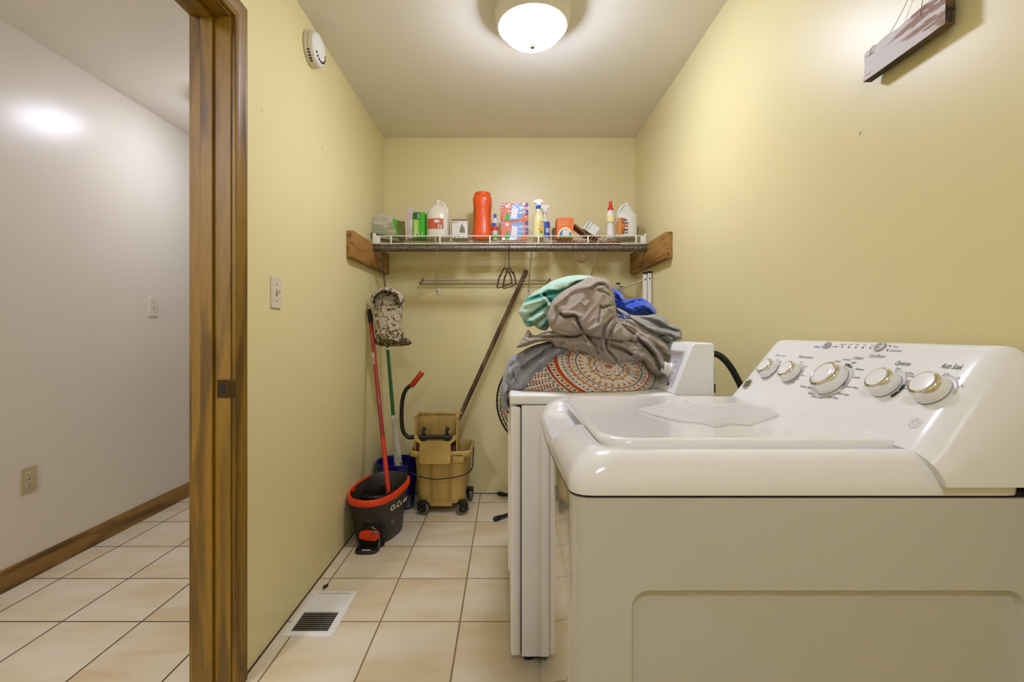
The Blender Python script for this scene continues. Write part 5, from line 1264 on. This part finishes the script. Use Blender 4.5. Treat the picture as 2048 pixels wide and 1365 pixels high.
# ---- patterned blanket
c_cream = np.array(srgb(222, 212, 192)[:3]); c_or = np.array(srgb(204, 118, 40)[:3]); c_rd = np.array(srgb(176, 64, 20)[:3]); c_nv = np.array(srgb(46, 60, 84)[:3]); c_tan = np.array(srgb(196, 150, 92)[:3])
def mix(C, m_, c): return C*(1-m_[..., None])+c*m_[..., None]
def blanket_col(U, V, F_):
    wob = 10*(vnoise(U/130, V/130)-.5); x = U-1158-.10*(V-990); y = V-990
    a = math.radians(14); X = x*math.cos(a)+y*math.sin(a); Y = -x*math.sin(a)+y*math.cos(a)
    r = np.hypot(X/322, Y/(np.where(Y > 0, 205, 150)))+wob/900; th = np.arctan2(Y/190, X/322)
    C = np.ones(U.shape+(3,))*c_cream
    S_ = lambda lo, hi: ((r > lo) & (r < hi)).astype(float)
    saw = lambda n, ph=0: np.abs(((th*n/(2*PI)+ph) % 1)-.5)*2        # 0..1..0
    # flower in the middle
    pet = .26+.18*np.abs(np.cos(th*4))**.7; C = mix(C, (r < pet+.035).astype(float), c_nv); C = mix(C, (r < pet).astype(float), c_cream)
    pin = .16+.15*np.abs(np.cos(th*4)); C = mix(C, ((r < pin) & (r > pin-.05)).astype(float), c_or)
    C = mix(C, S_(.07, .115), c_rd); C = mix(C, (r < .045).astype(float), c_rd)
    C = mix(C, ((r > .42) & (r < .45)).astype(float)*(saw(24) > .35), c_or)
    C = mix(C, ((r > .50) & (r < .60) & (saw(20) < (r-.50)/.10*1.1)).astype(float), c_tan); C = mix(C, S_(.60, .625), c_or)
    C = mix(C, ((r > .455) & (r < .50) & (saw(10) < .12)).astype(float), c_nv); C = mix(C, ((r > .635) & (r < .69) & (saw(12) < .13)).astype(float), c_nv)
    tri = (r > .76) & (r < .93) & (saw(30) < (r-.76)/.17*.62); C = mix(C, tri.astype(float), c_or); C = mix(C, ((r > .93) & (r < .955) & (saw(30) < .12)).astype(float), c_or)
    C = mix(C, S_(.985, 1.02), c_nv)
    tri = (r > 1.07) & (r < 1.17) & (saw(38) < (1.17-r)/.10*.6); C = mix(C, tri.astype(float), c_or); C = mix(C, S_(1.20, 1.235), c_rd)
    tri = (r > 1.25) & (r < 1.34) & (saw(40, .2) < (1.34-r)/.09*.6); C = mix(C, tri.astype(float), c_or)
    C = mix(C, ((r > 1.40) & (r < 1.45) & (saw(64) < .5)).astype(float), c_nv)
    C = mix(C, S_(1.56, 1.66), c_rd); C = mix(C, S_(1.66, 1.70), c_or)
    bandm = (r > 1.70) & (r < 1.86); C = mix(C, (bandm & (saw(44) < .30) & (np.abs(r-1.78) < .05)).astype(float), c_nv); C = mix(C, (bandm & (saw(44, .5) < .22)).astype(float), c_or)
    C = mix(C, S_(1.88, 1.97), c_rd); C = mix(C, ((r > 2.03) & (r < 2.08) & (saw(70) < .5)).astype(float), c_nv); C = mix(C, ((r > 2.12) & (saw(60) < .4) & ((r*9) % 1 < .5)).astype(float), c_rd); C = mix(C, ((r > 2.12) & (saw(60, .4) < .3) & ((r*9+.5) % 1 < .5)).astype(float), c_nv)
    C = C*(1-.12*vnoise(U/9, V/9))[..., None]
    return C
m, nt, N, L, b = fab('printed_blanket_fleece', (220, 210, 190), sc=700); at = N('Attribute', attribute_name='Col'); L(at.outputs['Color'], b.inputs['Base Color']); M_BLK = m
blk_out = [(225, 1246), (200, 1150), (260, 1000), (450, 880), (700, 760), (1000, 720), (1350, 740), (1560, 860), (1660, 1000), (1690, 1120), (1655, 1195), (1580, 1262), (1300, 1285), (900, 1290), (560, 1275)]
folds_b = [([(560, 1010), (600, 1100), (690, 1240)], -.010, 26), ([(660, 950), (720, 1060), (830, 1250)], .010, 40), ([(760, 870), (800, 1010), (960, 1120), (1180, 1190)], -.008, 30), ([(1290, 990), (1400, 1060), (1560, 1150)], -.014, 22), ([(1240, 970), (1350, 1080), (1500, 1180)], .009, 34), ([(420, 1150), (520, 1190), (660, 1240)], -.012, 26), ([(1560, 1010), (1610, 1100), (1600, 1220)], -.012, 24), ([(1040, 1130), (1200, 1230), (1420, 1240)], .008, 40), ([(860, 900), (1060, 900), (1240, 1000)], .006, 50)]
bl = cloth(blk_out, .0, .065, .38, 170, folds_b, [(.008, 30, 90, 3, 3)], step=3.6, colfn=blanket_col, post=on_top)
# its corner hangs over the dryer front
hang = [(118, 1180), (170, 1190), (215, 1250), (222, 1400), (215, 1520), (170, 1500), (120, 1440), (100, 1330)]
def front_face(p):
    p = p.copy(); p[..., 0] = np.minimum(p[..., 0], dx0-.013); return p
def flat_d(u, v): return 1.78+0*u
def hcol(U, V, F_): return blanket_col(U*1.0-420, V-160, F_)
bh = cloth(hang, .0, .05, .06, 50, [([(150, 1250), (160, 1500)], .008, 14)], [(.02, 80, 30, 3, 4)], step=4, colfn=hcol, dfn=flat_d, post=front_face)
cloth_obj('blanket', [bl, bh], M_BLK, 'cream blanket with orange and navy medallion print under the laundry heap', 'blanket')

# ---- grey-blue cloth draped over the front left edge of the dryer
den = [(600, 742), (480, 770), (390, 800), (300, 850), (205, 905), (172, 955), (150, 1020), (126, 1100), (104, 1200), (100, 1290), (112, 1400), (150, 1440), (205, 1440), (226, 1380), (214, 1300), (236, 1256), (335, 1222), (430, 1140), (480, 1090), (560, 1030), (650, 940), (720, 890), (790, 852), (760, 800), (690, 750)]
fd = [([(170, 960), (230, 1080), (285, 1190)], -.006, 9), ([(158, 968), (216, 1088), (270, 1200)], .004, 10), ([(590, 760), (450, 860), (300, 960), (200, 1060)], .014, 34), ([(680, 820), (520, 930), (380, 1060), (300, 1190)], .016, 34), ([(640, 790), (480, 900), (340, 1010)], -.014, 22), ([(760, 850), (600, 960), (440, 1120), (340, 1210)], -.006, 16), ([(420, 830), (300, 900), (210, 990)], -.010, 20), ([(140, 1180), (130, 1300), (150, 1420)], .008, 20), ([(190, 1180), (180, 1300), (185, 1420)], -.010, 14)]
def den_d(u, v): return base_depth(np.clip(u, 150, 3000), np.minimum(v, 1250))+.03
def den_post(p):
    p = p.copy(); x, z = p[..., 0], p[..., 2]
    hangm = (p[..., 2] < ZT)
    p[..., 0] = np.where(hangm & (x < dx0+.03), np.minimum(x, dx0-.010), x)
    p[..., 2] = np.where((p[..., 0] > dx0-.004), np.maximum(z, ZT), z); return p
M_DEN, nt, N, L, b = fab('grey_blue_chambray', (150, 150, 156), sheen=.1)
dn = cloth(den, .055, .045, .03, 110, fd, [(.016, 125, 46, 4, 9), (.007, 140, 18, 5, 19)], step=5, dfn=den_d, post=den_post)
cloth_obj('grey_blue_shirt', [dn], M_DEN, 'grey-blue shirt draped over the left edge of the dryer beside the patterned blanket', 'shirt')

# ---- taupe fitted sheet: spread folds below and a big rounded bulge on top
M_TAU, nt, N, L, b = fab('taupe_cotton_sheet', (160, 147, 131), sheen=.15)
low = [(375, 632), (335, 690), (290, 750), (258, 808), (350, 795), (430, 765), (520, 748), (600, 755), (640, 800), (700, 808), (800, 830), (900, 845), (1000, 885), (1100, 935), (1230, 962), (1330, 950), (1420, 935), (1500, 935), (1530, 990), (1590, 1050), (1665, 1088), (1720, 1070), (1765, 1010), (1788, 930), (1785, 850), (1740, 770), (1660, 715), (1560, 640), (1470, 580), (1380, 520), (1250, 500), (1000, 560), (760, 640), (560, 650), (430, 690)]
fl = [([(400, 700), (520, 705), (700, 700), (860, 690)], -.018, 16), ([(380, 650), (430, 690), (560, 680), (720, 690)], .014, 18), ([(300, 790), (430, 740), (600, 720), (760, 740)], .012, 20), ([(600, 740), (640, 800), (720, 760)], -.012, 14), ([(690, 800), (820, 760), (960, 780), (1080, 850)], .016, 20), ([(910, 680), (960, 760), (1000, 860)], .014, 14), ([(940, 690), (1000, 760), (1060, 860)], -.018, 12), ([(1130, 740), (1140, 830), (1230, 930)], -.016, 14), ([(1100, 730), (1110, 820), (1190, 930)], .016, 16), ([(1200, 760), (1320, 800), (1430, 830), (1400, 880)], .016, 18), ([(1180, 790), (1320, 840), (1420, 900)], -.016, 16), ([(1360, 830), (1450, 880), (1510, 920)], .014, 16), ([(1440, 700), (1550, 770), (1640, 880), (1700, 1000)], .022, 26), ([(1450, 740), (1520, 800), (1600, 900), (1650, 1020)], -.020, 16), ([(1250, 560), (1340, 640), (1430, 700), (1520, 800), (1600, 880)], -.018, 11), ([(1500, 880), (1570, 960), (1640, 1050)], .016, 20), ([(1240, 640), (1330, 660), (1430, 700)], .014, 14), ([(1200, 700), (1300, 720), (1420, 760)], -.016, 12), ([(1560, 700), (1680, 780), (1760, 880)], .014, 26), ([(1620, 800), (1700, 900), (1730, 1000)], -.012, 16), ([(1480, 620), (1600, 700)], -.010, 14)]
t1 = cloth(low, .075, .060, .10, 90, fl, [(.018, 28, 46, 4, 5), (.010, 35, 24, 3.5, 7), (.006, 100, 20, 3, 15)], step=5, post=on_top)
dome = [(972, 117), (1060, 122), (1140, 142), (1185, 200), (1208, 290), (1226, 400), (1240, 500), (1300, 590), (1390, 690), (1350, 745), (1230, 750), (1110, 728), (1010, 715), (905, 678), (830, 700), (690, 690), (625, 655), (575, 590), (560, 520), (572, 440), (610, 350), (690, 272), (800, 205), (900, 155)]
fdm = [([(972, 130), (990, 200), (975, 230)], -.012, 10), ([(980, 215), (1050, 160), (1140, 165)], .014, 16), ([(985, 235), (1060, 190), (1130, 210), (1200, 290)], -.016, 14), ([(1060, 250), (1140, 280), (1210, 330)], -.012, 12), ([(620, 370), (720, 260), (860, 215), (970, 215)], .022, 34), ([(590, 560), (580, 480), (640, 380), (740, 300)], .016, 22), ([(640, 420), (660, 500), (620, 600)], -.010, 16), ([(830, 200), (900, 170), (960, 190)], -.012, 12), ([(690, 480), (740, 510), (830, 500), (860, 570), (900, 650)], -.024, 13), ([(720, 470), (800, 470), (880, 500)], .010, 18), ([(810, 560), (850, 610), (880, 660)], .016, 10), ([(1075, 400), (1070, 500), (1060, 580)], -.010, 9), ([(960, 640), (1070, 580), (1100, 500)], .014, 20), ([(1100, 720), (1120, 620), (1170, 540), (1230, 500)], -.018, 11), ([(1160, 700), (1200, 610), (1250, 560)], -.016, 9), ([(1130, 700), (1160, 610), (1215, 530)], .016, 11), ([(1200, 700), (1240, 640), (1290, 600)], .016, 11), ([(1090, 420), (1170, 400), (1215, 380)], -.018, 12), ([(1160, 420), (1200, 450), (1225, 500)], .012, 10), ([(1190, 400), (1220, 480), (1290, 570), (1380, 680)], .012, 8), ([(900, 370), (930, 400), (960, 360)], .006, 14), ([(640, 640), (740, 660), (830, 690)], -.012, 14)]
t2 = cloth(dome, .125, .075, .16, 190, fdm, [(.013, 140, 60, 3, 2)], step=5)
cloth_obj('fitted_sheet', [t1, t2], M_TAU, 'large crumpled taupe fitted sheet with gathered elastic edge in the middle of the heap', 'bed sheet')

# ---- mint sheet at the upper left
mint = [(1000, 112), (940, 104), (860, 100), (760, 110), (640, 145), (560, 185), (500, 225), (420, 275), (345, 340), (308, 400), (280, 460), (310, 520), (340, 585), (380, 608), (430, 596), (480, 628), (545, 642), (575, 600), (600, 520), (640, 400), (760, 280), (880, 200), (980, 150)]
fm = [([(340, 360), (440, 320), (520, 300), (620, 270), (760, 240), (860, 180)], -.022, 20), ([(320, 400), (420, 370), (500, 345), (530, 330)], .016, 20), ([(500, 300), (550, 360), (580, 400)], .016, 11), ([(530, 290), (570, 330), (600, 360)], -.022, 13), ([(350, 520), (430, 470), (500, 420), (560, 380)], -.016, 16), ([(340, 560), (420, 540), (520, 470)], .014, 18), ([(430, 590), (480, 540), (540, 500)], -.016, 13), ([(470, 620), (530, 570), (560, 530)], .012, 14), ([(600, 200), (760, 150), (900, 120)], .012, 34), ([(580, 240), (700, 250), (760, 210)], .008, 16)]
def mint_col(U, V, F_):
    # two tones: pale mint, deeper teal along the listed fold lines
    dm = np.zeros(U.shape)
    for pl, w_ in (([(345, 345), (440, 322), (510, 300), (560, 262), (640, 262)], 22), ([(570, 300), (640, 290), (760, 240), (850, 182)], 20), ([(590, 330), (580, 280)], 26), ([(400, 500), (480, 440), (545, 400)], 14), ([(345, 545), (395, 560)], 18), ([(520, 600), (560, 540)], 18)):
        d_, _, _ = poly_d(U, V, [(q.x, q.y) for q in spline([(p[0], p[1], 0) for p in pl], 4)], False); dm = np.maximum(dm, np.clip(1.5-d_/w_, 0, 1))
    A_ = np.array(srgb(172, 202, 180)[:3]); B_ = np.array(srgb(44, 146, 132)[:3]); return A_*(1-dm[..., None])+B_*dm[..., None]
m, nt, N, L, b = fab('mint_sheet', (170, 210, 190)); at = N('Attribute', attribute_name='Col'); L(at.outputs['Color'], b.inputs['Base Color'])
mt_ = cloth(mint, .06, .075, .12, 140, fm, [(.012, 150, 60, 3, 6)], step=5, colfn=mint_col)
cloth_obj('mint_sheet', [mt_], m, 'mint green sheet with teal folds at the upper left of the laundry heap', 'bed sheet')

# ---- royal blue towel on the right
blue = [(1195, 226), (1225, 240), (1275, 262), (1300, 305), (1345, 342), (1400, 328), (1480, 324), (1535, 350), (1585, 390), (1612, 430), (1624, 465), (1608, 494), (1530, 492), (1440, 492), (1370, 486), (1290, 450), (1230, 415), (1205, 340)]
fb = [([(1215, 260), (1260, 300), (1300, 360)], .012, 14), ([(1230, 320), (1290, 350), (1340, 350)], -.012, 10), ([(1300, 400), (1400, 360), (1500, 340)], -.010, 14), ([(1380, 430), (1480, 400), (1560, 420), (1610, 480)], .014, 18), ([(1400, 470), (1480, 440), (1550, 460)], -.010, 12)]
def side_d(u, v): return base_depth(u, v)+.02
M_BLT, nt, N, L, b = fab('royal_blue_towel', (22, 72, 186), sheen=.3, sc=1200)
bt = cloth(blue, .02, .05, .12, 90, fb, [(.014, 20, 30, 2.5, 8), (.006, 70, 14, 2, 3)], step=5, dfn=side_d)
cloth_obj('blue_towel', [bt], M_BLT, 'royal blue cloth bunched at the upper right of the laundry heap', 'towel')
small = [(1240, 455), (1290, 470), (1350, 476), (1376, 492), (1370, 545), (1345, 578), (1300, 574), (1262, 545), (1235, 500)]
def sp_col(U, V, F_):
    C = np.ones(U.shape+(3,))*np.array(srgb(18, 66, 160)[:3]); k = vnoise(U/16+7, V/16+3); C = mix(C, (k > .62).astype(float)*(V < 530), np.array(srgb(196, 200, 210)[:3])); C = mix(C, (k < .22).astype(float), np.array(srgb(10, 26, 70)[:3])); return C
m, nt, N, L, b = fab('blue_print_cloth', (20, 70, 170)); at = N('Attribute', attribute_name='Col'); L(at.outputs['Color'], b.inputs['Base Color'])
sc_ = cloth(small, .10, .035, .06, 50, [], [(.012, 60, 22, 2, 5)], step=4, colfn=sp_col, dfn=side_d)
cloth_obj('blue_print_cloth', [sc_], m, 'small blue and white printed cloth tucked under the royal blue one', 'cloth')

# ---- grey sheet falling to the right
gry = [(1228, 418), (1300, 445), (1380, 485), (1480, 496), (1600, 482), (1660, 492), (1712, 520), (1750, 578), (1810, 600), (1860, 632), (1874, 690), (1866, 732), (1835, 728), (1800, 745), (1765, 772), (1700, 745), (1600, 700), (1500, 660), (1400, 600), (1300, 560), (1245, 500)]
fg = [([(1250, 440), (1400, 520), (1520, 600), (1660, 660), (1780, 720)], .016, 18), ([(1420, 500), (1560, 540), (1680, 600), (1800, 640), (1860, 650)], -.016, 14), ([(1480, 500), (1600, 510), (1700, 560), (1800, 610)], .014, 18), ([(1560, 620), (1680, 640), (1800, 690), (1850, 700)], .016, 18), ([(1660, 690), (1760, 690), (1800, 740)], -.016, 12), ([(1620, 500), (1690, 540), (1740, 590)], -.010, 10), ([(1350, 520), (1450, 600), (1560, 660)], -.012, 12)]
M_GRY, nt, N, L, b = fab('pale_grey_sheet', (158, 156, 150), sheen=.1)
def g_d(u, v): return base_depth(np.minimum(u, 1650), v)+.0
gs = cloth(gry, .055, .045, .14, 70, fg, [(.014, 25, 34, 4, 12)], step=5, dfn=g_d)
cloth_obj('grey_sheet', [gs], M_GRY, 'pale grey sheet spilling right from the heap toward the dryer console', 'bed sheet')
